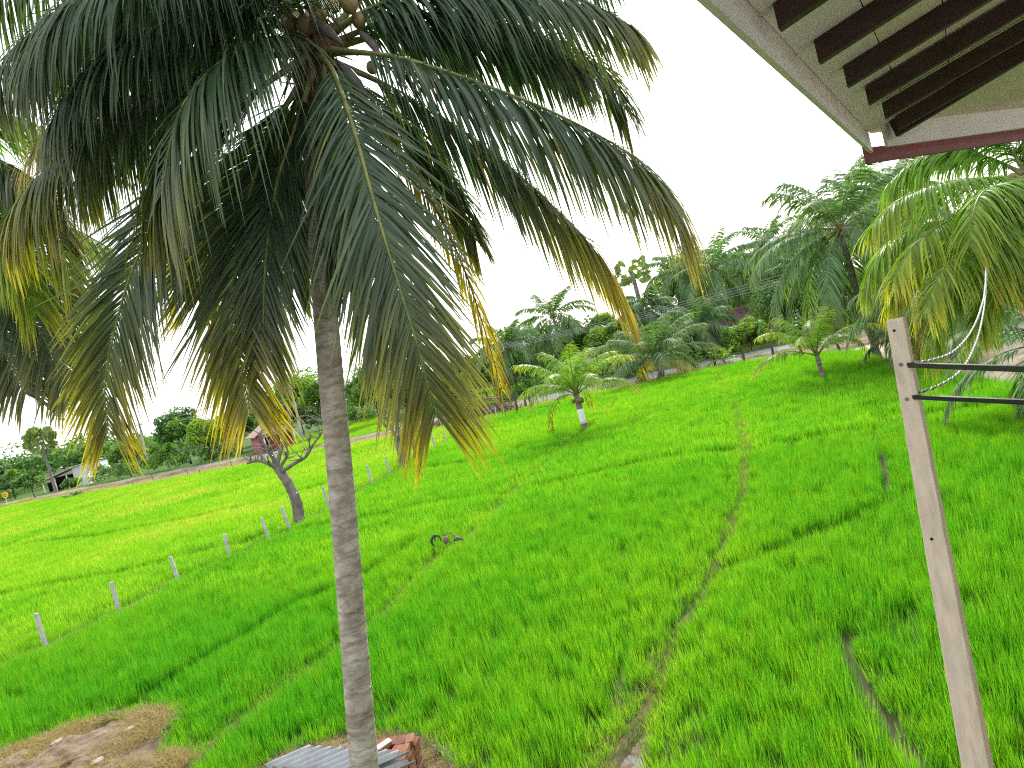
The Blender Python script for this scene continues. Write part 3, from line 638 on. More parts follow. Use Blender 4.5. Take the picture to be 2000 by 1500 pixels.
gen_palm('young_coconut_palm', 'small yellowish coconut palm standing in the rice left of the concrete pole', b_, c_, 3.0, 10, 12, m_palm_y, m_rachis, yel=.8, nl=55, wd=.05, lmax=.62, e0=86, r0=.11, r1=.10, e1=26, curv=66)
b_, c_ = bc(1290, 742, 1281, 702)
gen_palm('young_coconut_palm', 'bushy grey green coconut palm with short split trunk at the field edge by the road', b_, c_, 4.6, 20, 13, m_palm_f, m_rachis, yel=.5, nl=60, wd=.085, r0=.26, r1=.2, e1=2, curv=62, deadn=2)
b_ = G(1415, 712); 
gen_palm('palm_seedling', 'tiny bright green palm seedling beside the dark roadside fence posts', b_, b_ + (0, 0, .3), 1.5, 6, 14, m_palm_y, m_rachis, yel=.1, nl=16, wd=.09, e1=25, r0=.06, r1=.05)
# palms around the yard at right
b_, c_ = bc(1876, 716, 1806, 572)
gen_palm('coconut_palm', 'coconut palm with leaning dark trunk in the sandy yard behind the pole', b_, c_, 3.4, 22, 15, m_palm_f, m_rachis, 'palms in the sandy yard', yel=.5, nl=42, wd=.07, r0=.16, r1=.12, e0=50, e1=-45, deadn=3, curv=90)
b_, c_ = bc(1906, 670, 1855, 545)
gen_palm('coconut_palm', 'second leaning palm in the yard, between the twisted cables and the pole', b_, c_, 3.6, 22, 16, m_palm_f, m_rachis, 'palms in the sandy yard', yel=.45, nl=40, wd=.075, r0=.16, r1=.12, e0=60, e1=-50, deadn=4, curv=90)
b_, c_ = bc(1962, 632, 1915, 500)
gen_palm('coconut_palm', 'thick grey trunked palm at the back of the sandy yard', b_, c_, 3.8, 20, 17, m_palm_f, m_rachis, 'palms in the sandy yard', yel=.4, nl=40, wd=.08, r0=.22, r1=.18, e0=60, e1=-40, deadn=3, curv=90)
b_, c_ = bc(1802, 704, 1786, 656)
gen_palm('young_coconut_palm', 'low dark young palm at the edge of the yard just right of the pole', b_, c_, 2.4, 16, 18, m_palm, m_rachis, yel=.2, nl=36, wd=.06, r0=.13, r1=.12, e1=-30, curv=80)
b_, c_ = bc(1716, 700, 1640, 448)
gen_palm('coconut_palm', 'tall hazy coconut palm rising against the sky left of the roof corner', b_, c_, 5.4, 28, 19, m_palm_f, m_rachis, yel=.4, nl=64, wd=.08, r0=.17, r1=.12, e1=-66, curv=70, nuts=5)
c_ = P(2050, 668, 17); b_ = np.array([c_[0] + .1, c_[1], 0])
gen_palm('young_coconut_palm', 'palm cut off by the right edge, its low fronds reaching over the steel rods', b_, c_, 3.0, 15, 20, m_palm_f, m_rachis, yel=.25, nl=50, wd=.055, r0=.14, r1=.12, e1=-40, curv=80)
# palms beyond the road
def top_palm(x, y, z, flen, seed, label, **kw):
    c_ = P(x, y, z); b_ = np.array([c_[0] + .1, c_[1] + .3, 0]); k = dict(nl=42, wd=.13, yel=.3, split=False, lmax=1.25, r0=.17, r1=.12, e1=-50, curv=85, segs=3, group='coconut palms beyond the road'); k.update(kw)
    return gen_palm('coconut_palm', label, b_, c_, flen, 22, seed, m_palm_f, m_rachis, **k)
top_palm(1392, 522, 74, 5.6, 21, 'dark tall coconut palm above the brown roofed house')
top_palm(1468, 535, 80, 5.4, 22, 'coconut palm right of the tallest one behind the roof')
top_palm(1535, 490, 78, 5.4, 23, 'coconut palm in the trees just left of the hazy palm')
top_palm(1080, 618, 84, 5.2, 24, 'ragged coconut palm rising clear against the sky behind the white banded palm')
top_palm(988, 676, 80, 4.6, 25, 'pale coconut palm nearest the brown withered frond, beyond the second field', wd=.14)
top_palm(1030, 668, 90, 4.4, 26, 'coconut palm half hidden between the pale one and the ragged one')
top_palm(1330, 532, 82, 5.0, 27, 'coconut palm behind the leafy tree right of the fan palm')
top_palm(1366, 636, 66, 4.0, 28, 'low coconut palm by the road in front of the brown roof')
top_palm(1500, 478, 88, 5.4, 29, 'coconut palm top showing over the trees furthest back in the grove')
top_palm(1572, 525, 70, 5.0, 30, 'coconut palm with fronds hanging over the power wires')
top_palm(1264, 604, 72, 3.4, 34, 'coconut palm below the fan palm, touched by the yellow frond tips')
top_palm(1690, 415, 58, 5.2, 32, 'coconut palm behind the hazy one, under the roof corner')
top_palm(1752, 372, 52, 4.4, 33, 'coconut palm whose crown touches the red roof corner')

# ---- fan palms (palmyra)
def fan_palm(label, x, y, z, R, seed, nfan=26):
    r = np.random.default_rng(seed); c_ = P(x, y, z); b_ = np.array([c_[0] + .2, c_[1], 0]); root = thing('palmyra_palm', label, 'palm', tuple(b_), 'fan palms')
    palm_trunk(root, b_, [b_ - (0, 0, .1), (b_ + c_) / 2, c_], .30, .2, m_bark, .04, 9, 30)
    V = []; F = []; yl = []
    for i in range(nfan):
        d = r.normal(0, 1, 3); d[2] = d[2] * .9 + .25; d /= np.linalg.norm(d); ctr = c_ + d * R * r.uniform(.5, .78)
        q = r.normal(0, 1, 3); q[1] -= .8; q /= np.linalg.norm(q); a = np.cross(d, q); a /= np.linalg.norm(a) + 1e-6; d2 = np.cross(q, a)
        fr = R * .36
        for k in range(16):
            an = -2.3 + 4.6 * k / 15; dr = d2 * cos(an) + a * sin(an); tip = ctr + dr * fr * r.uniform(.8, 1.05) + np.array([0, 0, -.10 * R * r.uniform()]); sd = np.cross(dr, q); sd /= np.linalg.norm(sd) + 1e-6
            n0 = len(V); V += [ctr, ctr + dr * fr * .6 - sd * fr * .15, tip, ctr + dr * fr * .6 + sd * fr * .15]; F.append((n0, n0 + 1, n0 + 2, n0 + 3)); yl += [r.uniform(0, .35)] * 4
        sp_ = MB(); 
    mb = MB()
    obj('crown', V, np.array(F), m_palm_f, root, b_, False, {'yel': yl, 'rnd': RNG.uniform(0, 1, len(V))})
    return root
fan_palm('fan palm with round dark leaf clumps by the shed at the far left', 80, 862, 139, 3.2, 51, 44)
fan_palm('fan palm poking above the trees beside the yellow frond tips', 1235, 535, 76, 2.2, 52, 16)

# ---- broadleaf trees
def crown_leaves(c, rx, rz, n, ls, seed, yel=.1, clumps=26, flat=.0, hollow=.35):
    r = np.random.default_rng(seed)
    u = r.normal(0, 1, (clumps, 3)); u /= np.linalg.norm(u, axis=1)[:, None]; u[:, 2] = np.abs(u[:, 2]) * 1.0 - .45 * r.uniform(0, 1, clumps)
    cc = u * (r.uniform(hollow, .9, clumps))[:, None] * (rx, rx, rz); cr = r.uniform(.20, .42, clumps)
    cy = r.normal(0, .12, clumps)
    k = r.integers(0, clumps, n); d = r.normal(0, 1, (n, 3)); d /= np.linalg.norm(d, axis=1)[:, None]
    p = cc[k] + d * (cr[k] * r.uniform(.45, 1.12, n) ** .6)[:, None] * np.array((rx, rx, rx * .6 + rz * .2))
    nr = d * .8 + r.normal(0, .7, (n, 3)) + (0, 0, .5); nr /= np.linalg.norm(nr, axis=1)[:, None]
    a = np.cross(nr, r.normal(0, 1, (n, 3))); a /= np.linalg.norm(a, axis=1)[:, None]; bq = np.cross(nr, a); l = ls * r.uniform(.6, 1.3, n)[:, None]
    V = np.stack([p - a * l * .6, p + bq * l * .32, p + a * l * .6 - nr * l * .15, p - bq * l * .32], 1).reshape(-1, 3) + np.asarray(c)
    F = np.arange(4 * n).reshape(n, 4); y = np.repeat(np.clip(yel + cy[k] + r.normal(0, .06, n), 0, 1), 4); rn = np.repeat(r.uniform(0, 1, n), 4)
    return V, F, y, rn, cc + np.asarray(c)
def tree(label, x, ytop, z, wpx, seed, yel=.12, base_frac=.25, name='broadleaf_tree', cat='tree', group='trees beyond the road', dens=1.0, ls=None, bark=None, clumps=26, shrub=False, bx=None):
    r = np.random.default_rng(seed); tp = P(x, ytop, z); rx = wpx / 2 / FPX * z; H_ = tp[2]; b_ = np.array([tp[0] + r.normal(0, .1), tp[1], 0.])
    if bx is not None: b_[0] = G(*bx)[0]
    zc = H_ * (base_frac + (1 - base_frac) / 2); rz = H_ * (1 - base_frac) / 2 / .95
    root = thing(name, label, cat, tuple(b_), group); ls = ls or max(.14, z * .0034)
    n = int(min(9000, dens * 2.6 * (rx * rz * 8 + rx * rx * 4) / (ls * ls * .38)))
    V, F, y, rn, cc = crown_leaves((tp[0], tp[1], zc), rx, rz, n, ls, seed, yel, clumps)
    obj('crown', V, F, m_tree, root, b_, False, {'yel': y, 'rnd': rn})
    mb = MB(); tr = max(.06, H_ * .022); top = np.array([tp[0], tp[1], zc])
    mb.tube(spline([b_ - (0, 0, .1), b_ * .5 + top * .5 + (r.normal(0, .15), 0, 0), top], 7), [tr, tr * .9, tr * .8, tr * .7, tr * .6, tr * .5, tr * .3], 7)
    for i in r.choice(len(cc), min(9, len(cc)), replace=False):
        s0 = b_ + (top - b_) * r.uniform(.45, .85); mb.tube(spline([s0, (s0 + cc[i]) / 2 + (0, 0, .15 * rx), cc[i]], 5), [tr * .45, tr * .38, tr * .3, tr * .2, tr * .1], 5)
    mb.build('trunk', bark or m_bark_d, root, b_, True)
    return root
TREES = [
 ('dark round tree behind the bright green one at the left', 345, 800, 118, 110, dict(yel=.02)),
 ('bright yellow green tree left of the hanging fronds', 392, 812, 106, 92, dict(yel=.42, base_frac=.15)),
 ('small spreading tree left of the fan palm at the far left', 52, 918, 140, 64, dict(yel=.12)),
 ('feathery grey green tree beside the white shed', 238, 858, 128, 66, dict(yel=.14, base_frac=.1, clumps=40)),
 ('banana like green bush by the first utility pole', 318, 872, 116, 56, dict(yel=.25, base_frac=.05)),
 ('dark leafy tree right of the bright green one', 452, 806, 110, 100, dict(yel=.05)),
 ('low bush in front of the white shed', 138, 932, 142, 44, dict(yel=.2, base_frac=.02)),
 ('rounded green tree behind the road sign', 14, 915, 158, 60, dict(yel=.15, base_frac=.05)),
 ('tall thin leaved tree standing over the red house', 560, 716, 112, 130, dict(yel=.28, dens=.6, clumps=22)),
 ('dark tree behind the red house', 500, 778, 118, 110, dict(yel=.03)),
 ('green tree showing just left of the big trunk', 612, 726, 102, 84, dict(yel=.22, dens=.8)),
 ('leafy tree between the big trunk and the front frond', 715, 708, 98, 130, dict(yel=.15, base_frac=.05)),
 ('darker bush line tree behind the thin grey trunks', 790, 735, 98, 110, dict(yel=.06, base_frac=.05)),
 ('tree behind the tip of the front frond', 868, 728, 92, 100, dict(yel=.1, base_frac=.03)),
 ('tree at the left end of the pale palm, with dark shade below', 930, 700, 88, 80, dict(yel=.08, base_frac=.05)),
 ('round tree behind the pale coconut palm', 1005, 672, 96, 110, dict(yel=.05)),
 ('bright green tree under the yellow frond tips', 1150, 606, 86, 130, dict(yel=.2, base_frac=.1)),
 ('tree left of the fan palm', 1188, 615, 74, 100, dict(yel=.3, base_frac=.05)),
 ('airy tree with gaps right of the fan palm', 1318, 500, 88, 120, dict(yel=.1, dens=.7)),
 ('dark tree behind the two palms of the grove', 1432, 470, 96, 170, dict(yel=.03, clumps=34)),
 ('airy tall tree in the grove beside the hazy palm', 1585, 430, 92, 170, dict(yel=.08, dens=.75, clumps=34)),
 ('rounded dark green tree over the road right of the brown roof', 1522, 535, 66, 165, dict(yel=.1, base_frac=.05, clumps=34)),
 ('bright leafy bush in front of the brown roof', 1452, 620, 62, 96, dict(yel=.38, base_frac=.03)),
 ('dark shrub between the split trunk palm and the fan palm', 1210, 670, 66, 110, dict(yel=.12, base_frac=.03)),
 ('tall tree behind the hazy palm', 1690, 345, 66, 190, dict(yel=.08, clumps=40)),
 ('leafy tree filling the grove under the roof corner', 1790, 400, 62, 200, dict(yel=.08, base_frac=.02, clumps=44)),
 ('dark green tree at the back of the sandy yard', 1960, 430, 58, 190, dict(yel=.1, base_frac=.02, clumps=44)),
 ('dark bush behind the yellowish young palm', 1640, 590, 62, 120, dict(yel=.08, base_frac=.02)),
 ('bush in the grove behind the concrete pole', 1720, 560, 60, 130, dict(yel=.06, base_frac=.02)),
]
for i, (lab, x, y, z, wp, kw) in enumerate(TREES): tree(lab, x, y, z, wp, 200 + i, **kw)

# far wood and the dark undergrowth behind the road: masses nobody could count
def mass(name, label, items, ls, n, seed, yel=.05):
    VV, FF, YY, RR = [], [], [], []; off = 0
    for i, (c, rx, rz) in enumerate(items):
        V, F, y, rn, _ = crown_leaves(c, rx, rz, n, ls, seed + i, yel, 14, hollow=.2); VV.append(V); FF.append(F + off); YY.append(y); RR.append(rn); off += len(V)
    return tag(obj(name, np.vstack(VV), np.vstack(FF), m_tree, attrs={'yel': np.concatenate(YY), 'rnd': np.concatenate(RR)}), label, None, None, 'stuff')
r_ = np.random.default_rng(77); it = []
for i in range(46):
    x = -150 + i * 13 + r_.normal(0, 5); yt = 886 - .135 * x + r_.normal(0, 7) - (12 if 90 < x < 200 else 0); z = r_.uniform(190, 290); tp = P(x, yt, z); h = max(7, tp[2]); it.append(((tp[0], tp[1], h * .5), r_.uniform(6, 10), h * .55))
mass('distant_wood', 'hazy wooded skyline behind the shed at the far left', it, 1.0, 700, 300)
it = []
for i in range(44):
    x = 420 + i * 34 + r_.normal(0, 12); z = 130 + r_.normal(0, 10) - i * .9; yt = (913 - x * .2419) / .9703 - r_.uniform(10, 52); tp = P(x, yt, z); h = max(5, tp[2]); it.append(((tp[0], tp[1], h * .48), r_.uniform(3.5, 6), h * .55))
mass('distant_wood', 'dark green wood closing the view behind the roadside trees', it, .6, 900, 400)
it = []
LB = np.c_[RL[:, :2] + (-4.6, 7.4), np.zeros(len(RL))]; L_ = spline(LB, 400)
for i in range(0, 400):
    p = L_[i] + (r_.normal(0, 1.2), r_.normal(0, 1.2), 0)
    if -125 < p[0] < 50 and not (-102 < p[0] < -74) and not (-37 < p[0] < -23) and not any(inside(p[None, :2], f_)[0] or inside((p[None, :2] - (1.5, -2)), f_)[0] for f_ in FIELD2): h = r_.uniform(1.0, 3.2) + (r_.uniform(0, 2.2) if p[0] < -8 else 0); it.append(((p[0], p[1], h * .42), r_.uniform(.9, 1.8), h * .6))
for i in range(90):
    t = i / 89; p = np.array((-30 + 36 * t, 118 - 22 * t, 0)) + (r_.normal(0, 1.5), r_.normal(0, 2), 0); h = r_.uniform(2, 5.5); it.append(((p[0], p[1], h * .42), r_.uniform(1.3, 2.4), h * .6))
mass('undergrowth', 'dark scrub and bushes along the far side of the road', it, .30, 160, 700, .08)

# ---- bare trees
def limb_tree(name, label, bx, by, limbs, m, r_px, twigs=0, seed=0, leafy=None):
    b_ = G(bx, by); z = (b_ - (0, 0, EYE)) @ _f; root = thing(name, label, 'tree', tuple(b_), 'bare pruned trees on the fence bund'); r = np.random.default_rng(seed)
    for i, (l, r0, r1) in enumerate(limbs):
        dz = np.cumsum(r.normal(0, .12 if i else .02, len(l))); pts = [P(x, y, z + d) for (x, y), d in zip(l, dz)]
        if i == 0: pts[0] = b_ - (0, 0, .1)
        L = spline(pts, 6 * len(l)); rad = np.linspace(r0 * (.95 if i == 0 else .72), r1 * (.95 if i == 0 else .6), len(L)) / FPX * z; mb = MB(); mb.tube(L, rad * (1 + .06 * np.sin(np.arange(len(L)) * 1.9)), 8)
        for _ in range(3 * twigs if i else 0):
            k = r.integers(len(L) // 3, len(L)); d = r.normal(0, 1, 3); d[2] = abs(d[2]) + .2; d /= np.linalg.norm(d); e = L[k] + d * r.uniform(.25, .9); mb.tube(spline([L[k], (L[k] + e) / 2 + r.normal(0, .05, 3), e], 5), [rad[k] * .5, rad[k] * .4, rad[k] * .32, rad[k] * .22, .004], 5)
        mb.build('trunk' if i == 0 else 'branch', m, root, b_, True)
    return root
limb_tree('bare_tree', 'bare grey tree with crooked branches on the fence bund left of the big trunk', 585, 1028, [
  ([(585, 1030), (580, 985), (566, 950), (548, 922), (540, 908)], 12.5, 9.5),
  ([(546, 918), (525, 906), (505, 900), (482, 905)], 7, 3.5), ([(542, 912), (528, 885), (512, 862), (506, 845)], 7, 3.5), ([(540, 912), (548, 880), (556, 850), (566, 830), (562, 800), (552, 780), (556, 752)], 6.5, 2.2),
  ([(552, 920), (575, 905), (597, 892), (612, 868), (632, 842), (648, 838)], 6, 2), ([(550, 908), (560, 892), (562, 880)], 5, 3.5), ([(566, 832), (580, 818), (600, 812), (622, 822), (640, 818)], 3, 1.3), ([(556, 790), (540, 800), (528, 796), (520, 786)], 2.6, 1.2), ([(606, 880), (604, 862), (608, 850)], 3, 1.5), ([(562, 806), (572, 782), (568, 760), (576, 744)], 2.4, 1)], m_bark, 1, 4, 3)
limb_tree('bare_tree', 'bare forked tree among the posts right of the big trunk', 790, 916, [
  ([(790, 918), (784, 890), (778, 866)], 9, 7.5), ([(779, 868), (766, 838), (752, 812), (742, 798)], 5, 2), ([(778, 868), (778, 838), (774, 812), (776, 790)], 4.5, 1.6), ([(781, 872), (790, 846), (796, 820), (800, 800), (798, 780)], 5, 1.6), ([(790, 846), (806, 826), (818, 808)], 3, 1.2), ([(768, 840), (756, 836), (744, 822)], 2.6, 1.2)], m_bark, 1, 5, 4)
limb_tree('bare_tree', 'thin bare sapling beside the forked tree and the posts', 814, 902, [
  ([(814, 904), (810, 876), (806, 856)], 4.2, 3.2), ([(806, 857), (798, 836), (796, 812), (790, 796)], 2.8, 1), ([(807, 858), (812, 836), (810, 816)], 2.6, 1), ([(809, 870), (818, 850), (822, 830)], 2, .8)], m_bark, 1, 5, 5)

# ------------------------------------------------------------------ fences
def post_mesh(mb, b_, top, w0, w1=None):
    w1 = w1 or w0 * .85; b_, top = np.asarray(b_), np.asarray(top); V = []
    a = radians(random.uniform(-20, 20)); X = np.array([cos(a), sin(a), 0]); Y = np.array([-sin(a), cos(a), 0]); ch = .22
    for c, ww in ((b_ - (0, 0, .1), w0), (top - (0, 0, .02), w1), (top, w1 * .8)):
        for (i, j) in ((-1 + ch, -1), (1 - ch, -1), (1, -1 + ch), (1, 1 - ch), (1 - ch, 1), (-1 + ch, 1), (-1, 1 - ch), (-1, -1 + ch)): V.append(c + X * i * ww / 2 + Y * j * ww / 2)
    F = [(r * 8 + k, r * 8 + (k + 1) % 8, (r + 1) * 8 + (k + 1) % 8, (r + 1) * 8 + k) for r in range(2) for k in range(8)] + [tuple(16 + k for k in range(8))]
    mb.add(V, F)
PB = [((92, 1270), (70, 1198)), ((235, 1200), (217, 1137)), ((350, 1141), (333, 1087)), ((452, 1097), (438, 1043)), ((526, 1056), (511, 1011)), ((570, 1041), (550, 989)), ((646, 1000), (630, 950)), ((730, 951), (716, 909)), ((763, 931), (752, 893)), ((801, 908), (790, 872)), ((828, 893), (818, 858)), ((852, 882), (843, 848)), ((874, 870), (865, 838)), ((922, 848), (914, 820)), ((939, 838), (932, 812)), ((956, 828), (950, 804)), ((972, 820), (966, 795)), ((986, 812), (980, 788)), ((-62, 1344), (-86, 1262))]
f0 = G(235, 1200)
fence = thing('wire_fence', 'wire fence with short pale concrete posts crossing the paddies from left to centre', 'fence', tuple(f0))
tops = []
for (b_, t_) in PB:
    gb = G(*b_); z = (gb - (0, 0, EYE)) @ _f; tp = P(*t_, z); mb = MB(); post_mesh(mb, gb, tp, .105); mb.build('post', m_conc, fence, f0); tops.append((gb, tp))
tops.sort(key=lambda q: q[0][1])
m_wire = mat('fence_wire', (.12, .11, .10), .7, .2, 20, 0)
for fr in (.93, .62, .34):
    mb = MB(); pts = []
    for (a, at), (b2, bt_) in zip(tops[:-1], tops[1:]):
        q0, q1 = a + (at - a) * fr, b2 + (bt_ - b2) * fr
        for t in np.linspace(0, 1, 5)[:-1]: pts.append(q0 + (q1 - q0) * t - np.array([0, 0, .05 * 4 * t * (1 - t)]))
    pts.append(tops[-1][0] + (tops[-1][1] - tops[-1][0]) * fr); mb.tube(pts, .0022, 4); mb.build('wire', m_wire, fence, f0)
m_dpost = mat('dark_wood', (.06, .052, .045), .9, .3, 9, .3)
f0 = G(1262, 720); fen2 = thing('roadside_fence', 'row of thin dark wooden posts along the road edge of the rice', 'fence', tuple(f0))
q_ = []
for (b_, t_) in [((1012, 810), (1002, 765)), ((1028, 800), (1022, 772)), ((1036, 795), (1032, 772)), ((1178, 764), (1175, 742)), ((1199, 756), (1195, 738)), ((1342, 728), (1339, 712)), ((1397, 716), (1393, 697)), ((1454, 707), (1448, 684)), ((1510, 694), (1506, 675)), ((1565, 690), (1560, 672)), ((1640, 690), (1635, 672)), ((1340, 732), (1338, 716))][:-1]:
    gb = G(*b_); z = (gb - (0, 0, EYE)) @ _f; tp = P(*t_, z); mb = MB(); mb.tube([gb - (0, 0, .1), (gb + tp) / 2 + (.03, 0, 0), tp], [.10, .09, .075], 7); mb.build('post', m_dpost, fen2, f0); q_.append((gb, tp))
for fr in (.85, .5):
    mb = MB(); mb.tube([a + (t - a) * fr for a, t in q_], .006, 4); mb.build('wire', m_wire, fen2, f0)
gb = []
f0 = G(205, 975); fen3 = thing('stick_fence', 'sparse line of thin sticks along the verge of the far left field', 'fence', tuple(f0))
for x in (212, 262, 301, 368, 392, 455):
    b_ = G(x, 962 - (x - 200) * .168 + random.uniform(-3, 3)); mb = MB(); mb.tube([b_ - (0, 0, .1), b_ + (random.uniform(-.1, .1), 0, random.uniform(.6, 1.2))], [.04, .025], 6); mb.build('post', m_dpost, fen3, f0)

# ------------------------------------------------------------------ utility poles and wires
def upole(label, b_, t_, z, cross=True):
    tp = P(*t_, z); b0 = np.array([P(*b_, z)[0], tp[1], 0.]); root = thing('utility_pole', label, 'utility pole', tuple(b0), 'utility poles along the road')
    mb = MB(); mb.bar(b0 - (0, 0, .1), tp, .24, .24, (0, 1, 0)); mb.build('pole', m_conc, root, b0)
    mb = MB(); mb.bar(tp - (0, 0, .15) - (0, .14, 0) - np.array((.1, .9, 0)), tp - (0, 0, .15) - (0, .14, 0) + np.array((.1, .9, 0)), .09, .11); mb.build('crossarm', m_dpost, root, b0)
    for s in (-.8, -.4, .4, .8):
        V, F = ellipsoid(tp + (0, s * 1.0 - .14, .0), .06, 1, 1.4, 8, 6); obj('insulator', V, F, m_white, root, b0, True)
    return tp
T1 = upole('white utility pole nearest the left edge, beside the dark trees', (291, 928), (272, 828), 122)
T2 = upole('white utility pole beside the red house', (594, 868), (562, 738), 95)
T3 = upole('utility pole hidden among the fronds of the grove at the right', (1905, 690), (1862, 440), 50)
wl = thing('power_line', 'four sagging overhead wires strung between the utility poles above the road', 'power line', tuple(T2))
for k, s in enumerate((-.8, -.4, .4, .8)):
    mb = MB(); off = np.array((0, s - .14, .10)); pts = []
    for A, B_, sag in ((T1 + off, T2 + off, .8), (T2 + off, T3 + off + (0, 0, -.25 * k), 1.6)):
        for t in np.linspace(0, 1, 24): pts.append(A + (B_ - A) * t - np.array((0, 0, sag * 4 * t * (1 - t))))
    mb.tube(np.array(pts)[np.r_[0:24, 25:48]], .016, 5); mb.build('wire', mat('overhead_wire', (.25, .25, .27), .5, .1, 3, 0) if k == 0 else bpy.data.materials['overhead_wire'], wl, T2)

# ------------------------------------------------------------------ houses beyond the road
m_red = mat('red_wall', (.30, .095, .085), .85, .2, 2, .1); m_tile = mat('clay_tile', (.30, .20, .165), .9, .25, 3, .3); m_dark = mat('dark_opening', (.02, .02, .022), .8, .2, 3, 0); m_gable = mat('pale_gable', (.62, .60, .58), .8, .1, 2, .05)
m_tin = mat('tin_sheet', (.50, .53, .56), .45, .1, 3, .05, metal=.5); m_block = mat('grey_wall', (.58, .59, .59), .9, .12, 2, .1)
def frame(o, ang): # local axes
    return np.array(o), np.array((cos(ang), sin(ang), 0)), np.array((-sin(ang), cos(ang), 0)), np.array((0, 0, 1.))
o = P(545, 876, 94); o[2] = 0
O, X, Y, Z = frame(o, radians(30)); X, Y, Z = X * 1.0, Y * 1.0, Z * 1.0
hs = thing('red_house', 'small red walled house with tiled gable roof beyond the road, half hidden by fronds', 'house', tuple(O))
def bx(mb, c, hx, hy, hz): return mb.box(O + X * c[0] + Y * c[1] + Z * c[2], X * hx, Y * hy, Z * hz)
mb = MB(); bx(mb, (0, 2.6, 1.15), 2.0, 2.4, 1.15); mb.build('wall', m_red, hs, O)
mb = MB(); bx(mb, (-1.3, .18, 1.0), .4, .03, 1.0); mb.build('door', m_dark, hs, O)
mb = MB(); bx(mb, (.85, .18, 1.4), .45, .03, .4); mb.build('window', m_dark, hs, O)
V = [O + X * x + Y * y + Z * z for x, y, z in ((-2.0, .2, 2.303), (2.0, .2, 2.303), (0, .2, 3.6), (-2.0, .35, 2.303), (2.0, .35, 2.303), (0, .35, 3.6))]
obj('gable', V, [(0, 1, 2), (5, 4, 3), (0, 3, 4, 1), (1, 4, 5, 2), (2, 5, 3, 0)], m_gable, hs, O)
for s in (-1, 1):
    mb = MB(); a = O + Y * 2.5 + Z * 3.02 + X * s * 1.22; mb.box(a, X * s * 1.35 - Z * .80, Y * 2.9, (X * s * .5 + Z * .85) * .05); mb.build('roof', m_tile, hs, O)
mb = MB(); bx(mb, (0, -.9, 2.05), 2.1, 1.0, .05); mb.build('porch_roof', m_tile, hs, O)
for x in (-1.8, 0.1, 1.8): mb = MB(); bx(mb, (x, -1.7, 1.0), .07, .07, 1.0); mb.build('porch_post', m_white, hs, O)

o = P(150, 945, 150); o[2] = 0
O, X, Y, Z = frame(o, radians(8))
sh = thing('white_shed', 'pale shed with sloping tin awning and open dark front at the far left', 'shed', tuple(O))
mb = MB(); bx(mb, (2.6, 2, 1.9), 2.4, 3, 1.9); mb.build('wall', m_block, sh, O)
mb = MB(); bx(mb, (-2.6, 3.6, 1.3), 2.75, .1, 1.3); bx(mb, (-5.3, 2, 1.0), .1, 1.5, 1.0); mb.build('back_wall', m_dark, sh, O)
mb = MB(); mb.box(O + X * -2.7 + Y * .9 + Z * 3.15, X * 3.0 + Z * .62, Y * 2.9, Z * .06); mb.build('awning', m_tin, sh, O)
mb = MB(); mb.box(O + X * 2.6 + Y * 1.9 + Z * 4.02, X * 2.75 + Z * .12, Y * 3.3, Z * .07); mb.build('roof', m_tin, sh, O)
for x in (-5.2, -3, -.8): mb = MB(); bx(mb, (x, -1.6, 1.3), .09, .09, 1.3); mb.build('post', m_white, sh, O)
o = P(173, 948, 146); o[2] = 0; mb = MB(); mb.box(o + (0, 0, 1.1), (.75, 0, 0), (0, .35, 0), (0, 0, 1.1)); mb.box(o + (0, 0, 2.25), (.85, 0, 0), (0, .45, 0), (0, 0, .048))
tag(mb.build('gate_pillar', m_white, None, o), 'short white pillar standing by the road in front of the shed', 'pillar')

o = P(1432, 690, 72); o[2] = 0
O, X, Y, Z = frame(o, radians(-30))
h3 = thing('brown_roofed_house', 'low house with long dark tiled roof behind the bright bush and palms', 'house', tuple(O))
mb = MB(); bx(mb, (0, 2.6, 1.1), 3.2, 2.0, 1.1); mb.build('wall', mat('orange_wall', (.34, .13, .04), .9, .2, 2, .1), h3, O)
for s in (-1, 1): mb = MB(); mb.box(O + Y * (2.6 + s * 1.35) + Z * 2.78, X * 3.9, Y * s * 1.42 - Z * .68, Z * .07); mb.build('roof', mat('dark_tile', (.115, .075, .075), .9, .35, 3, .3) if s < 0 else bpy.data.materials['dark_tile'], h3, O)
mb = MB(); mb.tube([O + Y * 2.6 + Z * 3.5 - X * 3.95, O + Y * 2.6 + Z * 3.5 + X * 3.95], .1, 8); mb.build('roof_ridge', mat('ridge_tile', (.38, .16, .14), .8, .2, 4, .1), h3, O)
mb = MB(); bx(mb, (.6, .57, 1.1), .5, .03, .9); mb.build('door', m_dark, h3, O)

# ---- road sign
b_ = G(14, 987); z = (b_ - (0, 0, EYE)) @ _f; c_ = P(10, 967, z)
sg = thing('road_sign', 'round yellow road sign with black ring at the far left edge', 'road sign', tuple(b_))
m_yel = mat('sign_yellow', (.75, .42, .03), .5, .05, 3, 0); m_blk = mat('sign_black', (.02, .02, .02), .5, .05, 3, 0)
mb = MB(); mb.tube([b_ - (0, 0, .1), c_ + (0, .08, .4)], .06, 8); mb.build('post', m_white, sg, b_)
mb = MB(); mb.tube([c_ + (0, .02, 0), c_ - (0, .02, 0)], .58, 24); mb.build('sign_face', m_yel, sg, b_)
mb = MB(); mb.tube([c_ + np.array((.24 * cos(a), -.035, .24 * sin(a))) for a in np.linspace(.4, 5.6, 18)], .055, 6); mb.build('symbol', m_blk, sg, b_)

